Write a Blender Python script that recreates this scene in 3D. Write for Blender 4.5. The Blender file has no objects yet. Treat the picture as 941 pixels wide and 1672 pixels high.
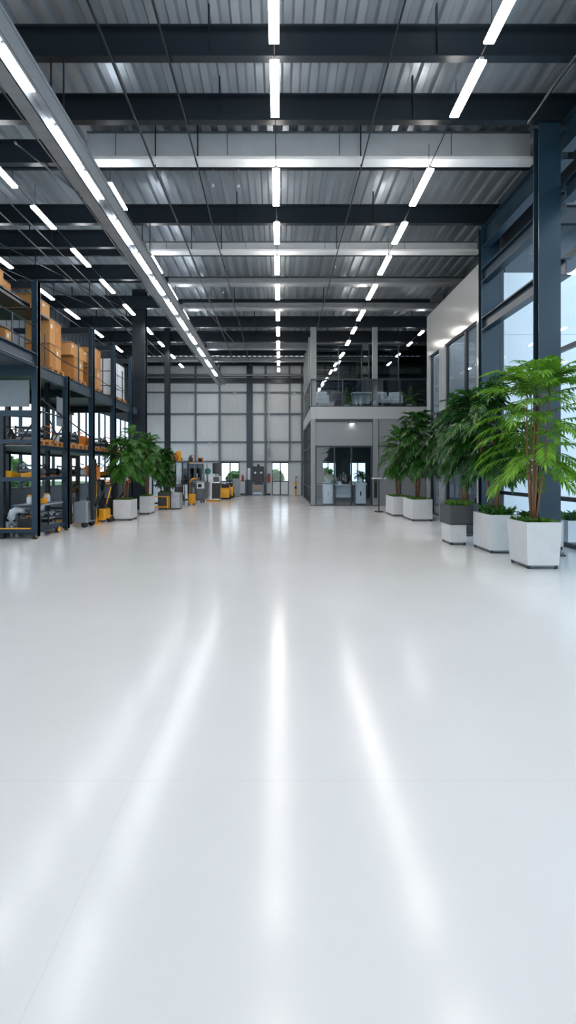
import bpy, math, random
from mathutils import Vector, Matrix
SC = bpy.context.scene
COL = SC.collection
PI = math.pi
R = random.Random(7)

# ------------------------------------------------------------------ camera, world, exposure
cam_d = bpy.data.cameras.new('camera'); cam = bpy.data.objects.new('camera', cam_d); COL.objects.link(cam)
cam.location = (0, 0, 1.6); cam.rotation_euler = (PI/2, 0, 0)
cam_d.sensor_fit = 'VERTICAL'; cam_d.sensor_height = 36.0; cam_d.sensor_width = 36.0
cam_d.lens = 760/1672*36.0
cam_d.shift_y = -68/1672; cam_d.shift_x = 15.5/1672
cam_d.clip_start = 0.05; cam_d.clip_end = 400
SC.camera = cam
w = bpy.data.worlds.new('sky'); SC.world = w; w.use_nodes = True
nt = w.node_tree; nt.nodes.clear()
wo = nt.nodes.new('ShaderNodeOutputWorld'); bg = nt.nodes.new('ShaderNodeBackground')
tc = nt.nodes.new('ShaderNodeTexCoord'); sep = nt.nodes.new('ShaderNodeSeparateXYZ'); cr = nt.nodes.new('ShaderNodeValToRGB')
nt.links.new(tc.outputs['Generated'], sep.inputs[0]); nt.links.new(sep.outputs['Z'], cr.inputs[0])
cr.color_ramp.elements[0].position = 0.0; cr.color_ramp.elements[0].color = (0.95, 0.98, 1.0, 1)
cr.color_ramp.elements[1].position = 0.7; cr.color_ramp.elements[1].color = (0.72, 0.87, 1.0, 1)
nt.links.new(cr.outputs[0], bg.inputs['Color']); bg.inputs['Strength'].default_value = 2.2
nt.links.new(bg.outputs[0], wo.inputs['Surface'])
vs = SC.view_settings
vs.view_transform = 'Standard'; vs.look = 'None'; vs.gamma = 1.0; vs.use_curve_mapping = False
vs.exposure = 0.08
LAMP = 40.0
cy = SC.cycles
cy.use_denoising = True
cy.max_bounces = 7; cy.diffuse_bounces = 4; cy.glossy_bounces = 3; cy.transmission_bounces = 4; cy.transparent_max_bounces = 12
cy.caustics_reflective = False; cy.caustics_refractive = False
cy.sample_clamp_indirect = 6.0

# ------------------------------------------------------------------ materials
def principled(name, col, rough=0.5, metal=0.0, spec=0.5, noise=0.0, nscale=3.0, coat=0.0, rnoise=0.0, stretch=None):
    m = bpy.data.materials.new(name); m.use_nodes = True
    n = m.node_tree.nodes; l = m.node_tree.links
    b = n['Principled BSDF']
    b.inputs['Base Color'].default_value = (*col, 1); b.inputs['Roughness'].default_value = rough
    b.inputs['Metallic'].default_value = metal; b.inputs['Specular IOR Level'].default_value = spec
    b.inputs['Coat Weight'].default_value = coat
    t = n.new('ShaderNodeTexCoord'); mp = n.new('ShaderNodeMapping'); tx = n.new('ShaderNodeTexNoise')
    l.new(t.outputs['Object'], mp.inputs[0]); l.new(mp.outputs[0], tx.inputs[0])
    if stretch: mp.inputs['Scale'].default_value = stretch
    tx.inputs['Scale'].default_value = nscale; tx.inputs['Detail'].default_value = 4
    mx = n.new('ShaderNodeMix'); mx.data_type = 'RGBA'; mx.blend_type = 'MIX'
    l.new(tx.outputs['Fac'], mx.inputs[0])
    k = noise
    mx.inputs[6].default_value = (*[c*(1-k) for c in col], 1); mx.inputs[7].default_value = (*[min(1, c*(1+k)) for c in col], 1)
    l.new(mx.outputs[2], b.inputs['Base Color'])
    if rnoise:
        mr = n.new('ShaderNodeMapRange'); l.new(tx.outputs['Fac'], mr.inputs[0])
        mr.inputs[3].default_value = rough-rnoise; mr.inputs[4].default_value = rough+rnoise
        l.new(mr.outputs[0], b.inputs['Roughness'])
    return m
def emis(name, col, s):
    m = bpy.data.materials.new(name); m.use_nodes = True; n = m.node_tree.nodes; n.clear()
    o = n.new('ShaderNodeOutputMaterial'); e = n.new('ShaderNodeEmission')
    e.inputs[0].default_value = (*col, 1); e.inputs[1].default_value = s
    m.node_tree.links.new(e.outputs[0], o.inputs[0]); return m
def glass(name, tint=(0.9, 0.96, 1.0), refl=0.04, rough=0.0):
    m = bpy.data.materials.new(name); m.use_nodes = True; n = m.node_tree.nodes; l = m.node_tree.links; n.clear()
    o = n.new('ShaderNodeOutputMaterial'); t = n.new('ShaderNodeBsdfTransparent'); g = n.new('ShaderNodeBsdfGlossy')
    t.inputs[0].default_value = (*tint, 1); g.inputs['Roughness'].default_value = rough
    f = n.new('ShaderNodeLayerWeight'); pw = n.new('ShaderNodeMath'); pw.operation = 'POWER'; pw.inputs[1].default_value = 5
    l.new(f.outputs['Facing'], pw.inputs[0])
    a = n.new('ShaderNodeMath'); a.operation = 'MULTIPLY_ADD'; a.inputs[1].default_value = .8; a.inputs[2].default_value = refl; a.use_clamp = True
    l.new(pw.outputs[0], a.inputs[0]); mx = n.new('ShaderNodeMixShader')
    l.new(a.outputs[0], mx.inputs[0]); l.new(t.outputs[0], mx.inputs[1]); l.new(g.outputs[0], mx.inputs[2])
    l.new(mx.outputs[0], o.inputs[0]); return m
def leafmat(name, c1, c2, rough=0.4, tr=0.3):
    m = bpy.data.materials.new(name); m.use_nodes = True; n = m.node_tree.nodes; l = m.node_tree.links
    b = n['Principled BSDF']; o = n['Material Output']
    t = n.new('ShaderNodeTexCoord'); tx = n.new('ShaderNodeTexNoise'); tx.inputs['Scale'].default_value = 6
    l.new(t.outputs['Object'], tx.inputs[0])
    r = n.new('ShaderNodeValToRGB'); l.new(tx.outputs['Fac'], r.inputs[0])
    r.color_ramp.elements[0].position = .35; r.color_ramp.elements[0].color = (*c1, 1)
    r.color_ramp.elements[1].position = .65; r.color_ramp.elements[1].color = (*c2, 1)
    l.new(r.outputs[0], b.inputs['Base Color']); b.inputs['Roughness'].default_value = rough
    tl = n.new('ShaderNodeBsdfTranslucent'); l.new(r.outputs[0], tl.inputs[0])
    mx = n.new('ShaderNodeMixShader'); mx.inputs[0].default_value = tr
    l.new(b.outputs[0], mx.inputs[1]); l.new(tl.outputs[0], mx.inputs[2]); l.new(mx.outputs[0], o.inputs[0])
    return m
def floormat():
    m = bpy.data.materials.new('polished_floor'); m.use_nodes = True; n = m.node_tree.nodes; l = m.node_tree.links
    b = n['Principled BSDF']
    t = n.new('ShaderNodeTexCoord'); tx = n.new('ShaderNodeTexNoise'); tx.inputs['Scale'].default_value = .5; tx.inputs['Detail'].default_value = 6
    l.new(t.outputs['Object'], tx.inputs[0])
    r = n.new('ShaderNodeValToRGB'); l.new(tx.outputs['Fac'], r.inputs[0])
    r.color_ramp.elements[0].position = .3; r.color_ramp.elements[0].color = (.735, .73, .735, 1)
    r.color_ramp.elements[1].position = .7; r.color_ramp.elements[1].color = (.79, .785, .79, 1)
    # saw-cut joints
    br = n.new('ShaderNodeTexBrick'); br.offset = 0; br.inputs['Scale'].default_value = 1
    br.inputs['Mortar Size'].default_value = .004; br.inputs['Mortar Smooth'].default_value = .3
    br.inputs['Brick Width'].default_value = 3.7; br.inputs['Row Height'].default_value = 3.7
    mp = n.new('ShaderNodeMapping'); mp.inputs['Location'].default_value = (.75, 1.3, 0)
    l.new(t.outputs['Object'], mp.inputs[0]); l.new(mp.outputs[0], br.inputs['Vector'])
    br.inputs['Color1'].default_value = (1, 1, 1, 1); br.inputs['Color2'].default_value = (1, 1, 1, 1); br.inputs['Mortar'].default_value = (.95, .95, .955, 1)
    mx = n.new('ShaderNodeMix'); mx.data_type = 'RGBA'; mx.blend_type = 'MULTIPLY'; mx.inputs[0].default_value = 1
    l.new(r.outputs[0], mx.inputs[6]); l.new(br.outputs['Color'], mx.inputs[7]); l.new(mx.outputs[2], b.inputs['Base Color'])
    t2 = n.new('ShaderNodeTexNoise'); t2.inputs['Scale'].default_value = 1.3; t2.inputs['Detail'].default_value = 5
    l.new(t.outputs['Object'], t2.inputs[0])
    mr = n.new('ShaderNodeMapRange'); mr.inputs[3].default_value = .135; mr.inputs[4].default_value = .215
    l.new(t2.outputs['Fac'], mr.inputs[0]); l.new(mr.outputs[0], b.inputs['Roughness'])
    b.inputs['Specular IOR Level'].default_value = .42
    return m
M = {}
M['floor'] = floormat()
M['steel'] = principled('dark_blue_grey_painted_steel', (.009, .0155, .023), .34, .1, .5, .18, 2.0)
M['steel2'] = principled('slate_steel_daylight_blue', (.013, .036, .060), .34, .15, .5, .15, 2.0)  # blue cast of daylight on the right columns is put into this colour
M['deck'] = principled('galvanised_roof_deck', (.33, .38, .43), .32, .5, .5, .35, 1.2, stretch=(2.5, .5, 1))
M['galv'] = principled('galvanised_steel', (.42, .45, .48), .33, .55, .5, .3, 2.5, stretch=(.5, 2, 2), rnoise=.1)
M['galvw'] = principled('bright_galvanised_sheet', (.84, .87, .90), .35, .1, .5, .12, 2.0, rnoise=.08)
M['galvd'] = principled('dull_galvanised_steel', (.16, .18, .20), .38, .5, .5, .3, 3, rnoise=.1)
M['cladding'] = principled('white_wall_cladding', (.60, .64, .67), .45, .05, .5, .05, 1.0)
M['darkclad'] = principled('dark_wall_cladding', (.07, .09, .11), .5, .1)
M['frame'] = principled('dark_window_frame', (.025, .038, .05), .4, .1)
M['whitewall'] = principled('satin_light_grey_panel', (.46, .475, .49), .13, .2, .6, .06, .8, rnoise=.05)
M['greypanel'] = principled('mid_grey_panel', (.24, .265, .29), .4, .05, .5, .05, 1.0)
M['fascia'] = principled('pale_grey_fascia', (.40, .43, .46), .4, 0, .5, .05, 1.0)
M['outwhite'] = principled('pale_exterior_panel', (.80, .86, .90), .5, 0, .5, .04, 1.0)
M['glass'] = glass('clear_glass')
M['tglass'] = glass('tinted_glass', (.42, .48, .52), .08)
M['railglass'] = glass('grey_balustrade_glass', (.74, .80, .84), .05)
M['oglass'] = glass('office_glass', (.72, .78, .82), .07)
M['led'] = emis('warm_white_led', (1.0, .93, .86), LAMP)
M['ledc'] = emis('cool_white_led', (.95, .97, 1.0), LAMP)
M['spot'] = emis('small_downlight', (1, .95, .85), 14)
M['concrete'] = principled('white_planter_finish', (.60, .615, .635), .5, 0, .5, .10, 5.0)
M['black'] = principled('black_plastic', (.012, .013, .015), .4)
M['rubber'] = principled('black_rubber', (.015, .015, .016), .7)
M['char'] = principled('charcoal_planter_finish', (.055, .06, .068), .5, 0, .5, .1, 5)
M['soil'] = principled('dark_soil', (.03, .022, .016), .9, 0, .2, .4, 20)
M['bark'] = principled('brown_palm_stem', (.20, .105, .06), .7, 0, .3, .4, 14, stretch=(3, 3, .6))
M['stem'] = principled('green_stem', (.11, .16, .04), .6, 0, .3, .3, 10)
M['leafL'] = leafmat('bright_green_leaf', (.07, .22, .012), (.20, .42, .03), .4, .4)
M['leafD'] = leafmat('deep_green_leaf', (.008, .055, .010), (.035, .14, .016), .28, .22)
M['leafM'] = leafmat('mid_green_leaf', (.018, .095, .010), (.07, .23, .025), .36, .3)
M['moss'] = leafmat('moss_green_leaf', (.03, .13, .01), (.11, .26, .02), .6, .2)
M['yellow'] = principled('safety_yellow_paint', (.80, .36, .012), .38, 0, .5, .1, 4)
M['orange'] = principled('orange_paint', (.72, .20, .02), .4, 0, .5, .1, 4)
M['card'] = principled('brown_cardboard', (.44, .20, .065), .8, 0, .2, .12, 3)
M['card2'] = principled('pale_cardboard', (.52, .27, .10), .8, 0, .2, .12, 3)
M['tape'] = principled('packing_tape', (.36, .22, .10), .35)
M['wood'] = principled('pallet_wood', (.42, .20, .07), .75, 0, .3, .3, 8, stretch=(1, 6, 6))
M['wrap'] = principled('white_shrink_wrap', (.62, .67, .72), .3, 0, .5, .1, 6)
M['silver'] = principled('brushed_stainless', (.55, .57, .60), .25, .85, .5, .1, 3)
M['white'] = principled('white_enamel', (.72, .74, .76), .35, 0, .5, .03)
M['grey'] = principled('grey_enamel', (.20, .23, .26), .4, .1, .5, .08)
M['red'] = principled('red_enamel', (.45, .03, .025), .35)
M['screen'] = principled('dark_screen', (.01, .015, .02), .12)
M['blueg'] = principled('blue_green_plastic', (.05, .22, .22), .4)
M['lawn'] = principled('green_lawn', (.07, .15, .045), .9, 0, .2, .35, 3)
M['hedge'] = leafmat('hedge_leaf', (.05, .20, .03), (.16, .38, .07), .7, .2)
M['paving'] = principled('pale_paving', (.62, .65, .68), .6, 0, .4, .08, 1)

# ------------------------------------------------------------------ helpers
def wloc(o):
    v = Vector((0, 0, 0))
    while o is not None:
        v += o.location; o = o.parent
    return v
class MB:
    def __init__(s): s.v = []; s.f = []
    def add(s, vs, fs):
        k = len(s.v); s.v += [tuple(v) for v in vs]; s.f += [tuple(i+k for i in f) for f in fs]; return s
    def box(s, x0, x1, y0, y1, z0, z1):
        return s.add([(x0,y0,z0),(x1,y0,z0),(x1,y1,z0),(x0,y1,z0),(x0,y0,z1),(x1,y0,z1),(x1,y1,z1),(x0,y1,z1)],
                     [(0,3,2,1),(4,5,6,7),(0,1,5,4),(1,2,6,5),(2,3,7,6),(3,0,4,7)])
    def bbox(s, x0, x1, y0, y1, z0, z1, b=.01):   # box with chamfered vertical and top edges
        p = [(x0+b,y0),(x1-b,y0),(x1,y0+b),(x1,y1-b),(x1-b,y1),(x0+b,y1),(x0,y1-b),(x0,y0+b)]
        q = [(x0+2*b,y0+b),(x1-2*b,y0+b),(x1-b,y0+2*b),(x1-b,y1-2*b),(x1-2*b,y1-b),(x0+2*b,y1-b),(x0+b,y1-2*b),(x0+b,y0+2*b)]
        vs = [(a,c,z0) for a,c in p]+[(a,c,z1-b) for a,c in p]+[(a,c,z1) for a,c in q]
        fs = [tuple(range(7,-1,-1)), tuple(range(16,24))]
        for i in range(8):
            j = (i+1)%8
            fs += [(i,j,8+j,8+i),(8+i,8+j,16+j,16+i)]
        return s.add(vs, fs)
    def taper(s, x0, x1, y0, y1, z0, z1, t):      # narrower at the foot by t
        return s.add([(x0+t,y0+t,z0),(x1-t,y0+t,z0),(x1-t,y1-t,z0),(x0+t,y1-t,z0),(x0,y0,z1),(x1,y0,z1),(x1,y1,z1),(x0,y1,z1)],
                     [(0,3,2,1),(4,5,6,7),(0,1,5,4),(1,2,6,5),(2,3,7,6),(3,0,4,7)])
    def prism(s, prof, axis, a, b):               # closed profile (list of 2-D points) extruded along an axis
        n = len(prof)
        def P(p, t): return (t,p[0],p[1]) if axis == 'X' else (p[0],t,p[1]) if axis == 'Y' else (p[0],p[1],t)
        vs = [P(p,a) for p in prof]+[P(p,b) for p in prof]
        fs = [tuple(range(n-1,-1,-1)), tuple(range(n,2*n))]+[(i,(i+1)%n,n+(i+1)%n,n+i) for i in range(n)]
        return s.add(vs, fs)
    def tube(s, pts, r, n=8, r2=None, cap=True):
        pts = [Vector(p) for p in pts]; m = len(pts); k = len(s.v)
        up = Vector((0,0,1))
        for i, p in enumerate(pts):
            d = (pts[min(i+1,m-1)]-pts[max(i-1,0)]).normalized()
            a = d.cross(up)
            if a.length < .05: a = d.cross(Vector((1,0,0)))
            a.normalize(); b = d.cross(a)
            rr = r if r2 is None else r+(r2-r)*i/(m-1)
            for j in range(n):
                t = 2*PI*j/n; s.v.append(tuple(p+a*math.cos(t)*rr+b*math.sin(t)*rr))
        for i in range(m-1):
            for j in range(n):
                s.f.append((k+i*n+j, k+i*n+(j+1)%n, k+(i+1)*n+(j+1)%n, k+(i+1)*n+j))
        if cap: s.f += [tuple(k+j for j in range(n-1,-1,-1)), tuple(k+(m-1)*n+j for j in range(n))]
        return s
    def cyl(s, x, y, z0, z1, r, n=16, r2=None): return s.tube([(x,y,z0),(x,y,z1)], r, n, r2)
    def lathe(s, x, y, prof, n=20):               # prof: (radius, z)
        k = len(s.v); m = len(prof)
        for r, z in prof:
            for j in range(n): s.v.append((x+r*math.cos(2*PI*j/n), y+r*math.sin(2*PI*j/n), z))
        for i in range(m-1):
            for j in range(n): s.f.append((k+i*n+j, k+i*n+(j+1)%n, k+(i+1)*n+(j+1)%n, k+(i+1)*n+j))
        s.f += [tuple(k+j for j in range(n-1,-1,-1)), tuple(k+(m-1)*n+j for j in range(n))]
        return s
    def ibeam(s, axis, a, b, c, z0, z1, w, tf=.03, tw=.016):  # horizontal I section centred on c
        h = w/2; t = tw/2
        p = [(c-h,z0),(c+h,z0),(c+h,z0+tf),(c+t,z0+tf),(c+t,z1-tf),(c+h,z1-tf),(c+h,z1),(c-h,z1),(c-h,z1-tf),(c-t,z1-tf),(c-t,z0+tf),(c-h,z0+tf)]
        n = 12
        def P(p, t): return (t,p[0],p[1]) if axis == 'X' else (p[0],t,p[1])
        vs = [P(q,a) for q in p]+[P(q,b) for q in p]
        fs = [(i,(i+1)%n,n+(i+1)%n,n+i) for i in range(n)]
        for o in (0, n): fs += [(o,o+1,o+2,o+11),(o+11,o+2,o+3,o+10),(o+10,o+3,o+4,o+9),(o+9,o+4,o+5,o+8),(o+8,o+5,o+6,o+7)]
        return s.add(vs, fs)
    def build(s, name, mat, parent=None, smooth=False):
        me = bpy.data.meshes.new(name)
        o = wloc(parent)
        me.from_pydata([(v[0]-o.x, v[1]-o.y, v[2]-o.z) for v in s.v], [], s.f)
        me.validate()
        if smooth:
            for p in me.polygons: p.use_smooth = True
        me.materials.append(M[mat] if isinstance(mat, str) else mat)
        ob = bpy.data.objects.new(name, me); COL.objects.link(ob)
        if parent is not None: ob.parent = parent
        return ob
def T(name, label, cat, loc=(0,0,0), group=None):
    o = bpy.data.objects.new(name, None); COL.objects.link(o); o.empty_display_size = .1
    o.location = loc; tag(o, label, cat, group); return o
def tag(o, label, cat, group=None):
    o['label'] = label; o['category'] = cat
    if group: o['group'] = group
    return o
def S(o):
    o['kind'] = 'structure'; return o
def copy_tree(o, parent=None):
    c = o.copy(); COL.objects.link(c)
    if parent is not None: c.parent = parent
    for ch in list(o.children): copy_tree(ch, c)
    return c
def place(proto, loc, rz=0, label=None, group=None, state={}):
    """first use moves the prototype itself, later uses copy it"""
    if proto.name in state: o = copy_tree(proto)
    else: o = proto; state[proto.name] = 1
    o.location = loc; o.rotation_euler = (0, 0, rz)
    if label: o['label'] = label
    if group: o['group'] = group
    return o
ORD = ['first','second','third','fourth','fifth','sixth','seventh','eighth','ninth','tenth','eleventh','twelfth','thirteenth','fourteenth','fifteenth','sixteenth','seventeenth','eighteenth','nineteenth','twentieth']

# ------------------------------------------------------------------ shell
ZD = 8.95                                        # underside of the roof deck
S(MB().box(-9.6, 6.1, -8, 30.1, -.15, 0).box(6.1, 9.2, 12.7, 30.1, -.15, 0).build('floor', 'floor'))
def deck_profile(x0, x1, pitch=.34):
    lo = []; x = x0
    while x < x1-.01:
        for dx, z in ((0, ZD), (.13, ZD), (.17, ZD+.085), (.30, ZD+.085)):
            lo.append((min(x+dx, x1), z))
        x += pitch
    lo.append((x1, ZD))
    return lo
mb = MB()
for (x0, x1, y0, y1) in ((-9.6, 6.15, -8, 12.8), (-9.6, 9.2, 12.8, 30.1)):
    pr = deck_profile(x0, x1); n = len(pr)
    k = len(mb.v)
    mb.v += [(x, y0, z) for x, z in pr]+[(x, y1, z) for x, z in pr]+[(x, y0, ZD+.16) for x, z in pr]+[(x, y1, ZD+.16) for x, z in pr]
    for i in range(n-1):
        if pr[i+1][0]-pr[i][0] < 1e-6: continue
        mb.f.append((k+i, k+n+i, k+n+i+1, k+i+1)); mb.f.append((k+2*n+i, k+2*n+i+1, k+3*n+i+1, k+3*n+i))
S(mb.build('ceiling', 'deck'))

# far wall with two door openings, ribbed cladding built from shallow ribs
mb = MB(); YB = 30.0
dx = [(-3.71, -2.53), (-.42, .66)]; DT = 2.12
def ribwall(x0, x1, z0, z1):
    mb.box(x0, x1, YB, YB+.12, z0, z1)
    x = math.ceil(x0/.33)*.33
    while x < x1-.08:
        mb.box(x, x+.05, YB-.02, YB, z0, z1); x += .33
ribwall(-9.6, 9.2, DT, ZD)
ribwall(-9.6, dx[0][0], 0, DT); ribwall(dx[0][1], dx[1][0], 0, DT); ribwall(dx[1][1], 2.6, 0, DT); ribwall(3.8, 4.4, 0, DT); ribwall(5.9, 9.2, 0, DT); ribwall(2.6, 3.8, 0, .5); ribwall(4.4, 5.9, 0, .5)
S(mb.build('wall_back', 'cladding'))
tn = [0]
M['girt'] = principled('grey_blue_girt', (.095, .125, .155), .42, .1, .5, .1, 2.0)
def trim(mb, mat='steel2'):
    tn[0] += 1; return S(mb.build('trim_%d' % tn[0], mat))
for xc, wd in ((-8.6, .12), (-7.1, .12), (-5.33, .14), (-3.79, .14), (-1.86, .38), (-.83, .16), (.70, .12), (1.5, .14), (3.0, .12), (4.6, .12), (6.2, .12)):
    big = wd > .3; wd = wd if big else wd*.8
    trim(MB().box(xc-wd/2, xc+wd/2, YB-.16, YB-.03, 0 if abs(xc-.7) > .01 and xc < 2 else 2.12, ZD-.1), 'steel2' if big else 'girt')
for zc, x0, x1 in ((6.61, -9.5, 9), (5.23, -9.5, 9), (3.42, -9.5, 9), (2.17, -9.5, 9)):
    trim(MB().box(x0, x1, YB-.13, YB-.028, zc-.045, zc+.045), 'girt')
trim(MB().box(-9.5, 9, YB-.28, YB-.03, 7.2, 7.5), 'steel')
S(MB().box(-2.45, -.5, YB-.07, YB-.022, 0, .12).build('baseboard_back', 'frame'))
# doors in the far wall
for i, (a, b) in enumerate(dx):
    fr = MB().box(a, a+.05, YB-.05, YB+.1, 0, DT).box(b-.05, b, YB-.05, YB+.1, 0, DT).box(a, b, YB-.05, YB+.1, DT-.06, DT)
    c = (a+b)/2
    fr.box(c-.035, c+.035, YB-.04, YB+.06, .03, DT-.06).box(a+.05, b-.05, YB-.03, YB+.05, .86, .92).box(a+.05, b-.05, YB-.03, YB+.05, 0, .05)
    d = S(fr.build('door_%d' % (i+1), 'frame'))
    MB().box(a+.05, b-.05, YB+.01, YB+.02, .92, DT-.06).build('upper_pane', 'glass', d)
    MB().box(a+.05, b-.05, YB+.0, YB+.03, .05, .86).build('lower_panel', 'outwhite', d)
    MB().tube([(c-.08, YB-.07, .95), (c-.08, YB-.07, 1.25)], .012).tube([(c+.08, YB-.07, .95), (c+.08, YB-.07, 1.25)], .012).build('door_handle', 'silver', d)

# left wall: cladding above a long run of glazing
XL = -9.6; WB, WT = .9, 4.75
mb = MB().box(XL-.12, XL, -8, 30.1, WT, ZD).box(XL-.12, XL, -8, 30.1, 0, WB)
y = -8
while y < 30:
    mb.box(XL, XL+.025, y, y+.06, WT, ZD); y += .4
S(mb.build('wall_left', 'darkclad'))
wn = [0]
def window_x(x, y0, y1, z0, z1, zs=(), ys=(), fw=.06, d=.08, mat='glass', fmat='frame', sx=1):
    """a framed window lying in a plane of constant x"""
    wn[0] += 1
    f = MB().box(x-d/2, x+d/2, y0, y0+fw, z0, z1).box(x-d/2, x+d/2, y1-fw, y1, z0, z1)
    f.box(x-d/2, x+d/2, y0+fw, y1-fw, z0, z0+fw).box(x-d/2, x+d/2, y0+fw, y1-fw, z1-fw, z1)
    for z in zs: f.box(x-d/2, x+d/2, y0+fw, y1-fw, z-fw/2, z+fw/2)
    for yy in ys: f.box(x-d/2+.005, x+d/2-.005, yy-fw/2, yy+fw/2, z0+fw, z1-fw)
    o = S(f.build('window_%d' % wn[0], fmat))
    MB().box(x-.006, x+.006, y0+fw, y1-fw, z0+fw, z1-fw).build('window_pane', mat, o)
    return o
y = -8
while y < 29:
    window_x(XL-.05, y, y+2.54, WB, WT, (2.6,), (y+.85, y+1.7)); y += 2.54

# right glazing from behind the camera up to the white block
XR = 6.05
y = 8.7
for k in range(6):
    a = 8.7+3.7-3.7*k if k else 8.7
    pass
bays = [(8.75, 12.68), (5.0, 8.65), (1.3, 4.95), (-2.4, 1.25), (-6.1, -2.45)]
for a, b in bays:
    window_x(XR, a, b, 0, 7.5, (1.0, 4.17, 6.07), ((a+b)/2,) if a < 8 else (), .09, .10)
S(MB().box(XR-.05, XR+.15, -8, 12.7, 7.5, ZD).build('wall_right', 'darkclad'))
# white glazed block on the right (plane x = 5.55)
XO = 5.55
mb = MB()
mb.box(XO, XO+.2, 12.78, 17.4, 5.80, 7.33)                      # fascia
mb.box(XO, XO+.2, 12.78, 13.03, 0, 5.8).box(XO, XO+.2, 15.55, 16.1, 0, 5.8).box(XO, XO+.2, 17.12, 17.4, 0, 5.8)
S(mb.build('wall_office_side', 'whitewall'))
S(MB().box(XO+.02, 9.2, 17.2, 17.4, 0, 7.3).build('wall_office_rear', 'whitewall'))
S(MB().box(XO+.2, 9.2, 12.9, 17.2, 7.1, 7.3).build('ceiling_office', 'whitewall'))
window_x(XO+.1, 13.03, 15.55, 0, 5.80, (2.75,), (13.95, 14.0), .05, .1, 'oglass')
window_x(XO+.1, 16.1, 17.12, 0, 5.80, (2.75,), (), .05, .1, 'oglass')
# end wall of the block facing the daylight, and the dark wall over it
mb = MB().box(XR+.1, 13.5, 12.74, 12.88, 0, 7.0)
for k in range(6): mb.box(XR+.1+1.24*k, XR+1.32+1.24*k, 12.72, 12.74, 0, 2.73).box(XR+.1+1.24*k, XR+1.32+1.24*k, 12.72, 12.74, 2.75, 5.3).box(XR+.1+1.24*k, XR+1.32+1.24*k, 12.72, 12.74, 5.32, 7.0)
S(mb.build('wall_office_end', 'outwhite'))
S(MB().box(XR+.15, 13.5, 12.72, 12.88, 7.0, ZD+.1).build('wall_upper_end', 'darkclad'))
S(MB().box(9.2, 9.35, 12.9, 30.1, 0, ZD).build('wall_far_right', 'darkclad'))
def window_y(y, x0, x1, z0, z1, zs=(), xs=(), fw=.05, d=.08, mat='glass', fmat='frame'):
    wn[0] += 1
    f = MB().box(x0, x0+fw, y-d/2, y+d/2, z0, z1).box(x1-fw, x1, y-d/2, y+d/2, z0, z1)
    f.box(x0+fw, x1-fw, y-d/2, y+d/2, z0, z0+fw).box(x0+fw, x1-fw, y-d/2, y+d/2, z1-fw, z1)
    for z in zs: f.box(x0+fw, x1-fw, y-d/2, y+d/2, z-fw/2, z+fw/2)
    for xx in xs: f.box(xx-fw/2, xx+fw/2, y-d/2+.005, y+d/2-.005, z0+fw, z1-fw)
    o = S(f.build('window_%d' % wn[0], fmat))
    MB().box(x0+fw, x1-fw, y-.006, y+.006, z0+fw, z1-fw).build('window_pane', mat, o)
    return o

# two-storey glass office at the far end: x 1.46.., y 21..27
YO, YO2, XO1 = 21.0, 27.2, 1.46
S(MB().box(XO1, 9.2, YO, YO2, 3.92, 4.47).build('floor_mezzanine', 'fascia'))
S(MB().box(XO1+.2, 4.24, YO+.05, YO+.18, 2.72, 3.92).build('wall_office_front', 'greypanel'))
S(MB().box(4.54, 9.2, YO+.05, YO+.18, 0, 3.92).build('wall_office_front_side', 'greypanel'))
trim(MB().box(4.52, 9.2, YO+.02, YO+.05, 2.66, 2.72), 'frame')
trim(MB().box(XO1+.2, 4.24, YO+.0, YO+.05, 3.80, 3.92), 'frame')
trim(MB().box(5.5, 5.54, YO+.02, YO+.05, 0, 2.66), 'frame')
mb = MB()     # rear wall of the ground floor room, with two window openings
mb.box(XO1, 2.55, YO2-.1, YO2, 0, 3.92).box(3.35, 4.15, YO2-.1, YO2, 0, 3.92).box(5.1, 9.2, YO2-.1, YO2, 0, 3.92)
for a, b in ((2.55, 3.35), (4.15, 5.1)): mb.box(a, b, YO2-.1, YO2, 0, .75).box(a, b, YO2-.1, YO2, 2.2, 3.92)
S(mb.build('wall_office_back', 'darkclad'))
S(MB().box(6.9, 7.0, YO+.2, YO2-.1, 0, 3.92).build('wall_office_right', 'darkclad'))
window_y(YO2-.05, 2.55, 3.35, .75, 2.2, (), (), .04, .06)
window_y(YO2-.05, 4.15, 5.1, .75, 2.2, (), (4.62,), .04, .06)
# glazed ground-floor flank facing the aisle
for i, (a, b) in enumerate(((21.2, 22.7), (22.85, 24.3), (24.45, 25.8), (25.95, 27.1))):
    window_x(XO1+.08, a, b, 0, 3.9, (.8, 2.72,), (), .06, .08, 'tglass')
# sliding glass doors of the front
d = S(MB().box(1.66, 1.72, YO+.05, YO+.13, 0, 2.72).box(4.18, 4.24, YO+.05, YO+.13, 0, 2.72).box(1.72, 4.18, YO+.05, YO+.13, 2.64, 2.72)
      .box(1.72, 4.18, YO+.05, YO+.13, 0, .04).box(2.5, 2.56, YO+.06, YO+.12, .04, 2.64).box(3.27, 3.33, YO+.06, YO+.12, .04, 2.64)
      .box(1.72, 2.5, YO+.07, YO+.11, .98, 1.01).build('door_3', 'frame'))
MB().box(1.72, 4.18, YO+.085, YO+.095, .04, 2.64).build('door_pane', 'glass', d)
MB().tube([(2.62, YO+.03, .9), (2.62, YO+.03, 1.3)], .015).build('door_handle', 'silver', d)

window_y(YB+.05, 2.6, 3.8, .5, DT, (), (3.2,), .05, .08, 'glass'); window_y(YB+.05, 4.4, 5.9, .5, DT, (), (5.1,), .05, .08, 'glass')
# outside
S(MB().box(-60, -9.75, -20, 70, -.3, -.05).box(-9.75, 40, 30.2, 70, -.3, -.05).build('ground_lawn', 'lawn'))
S(MB().box(6.2, 40, -20, 12.7, -.3, -.02).box(9.4, 40, 12.7, 30.2, -.3, -.02).build('ground_paving', 'paving'))

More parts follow.
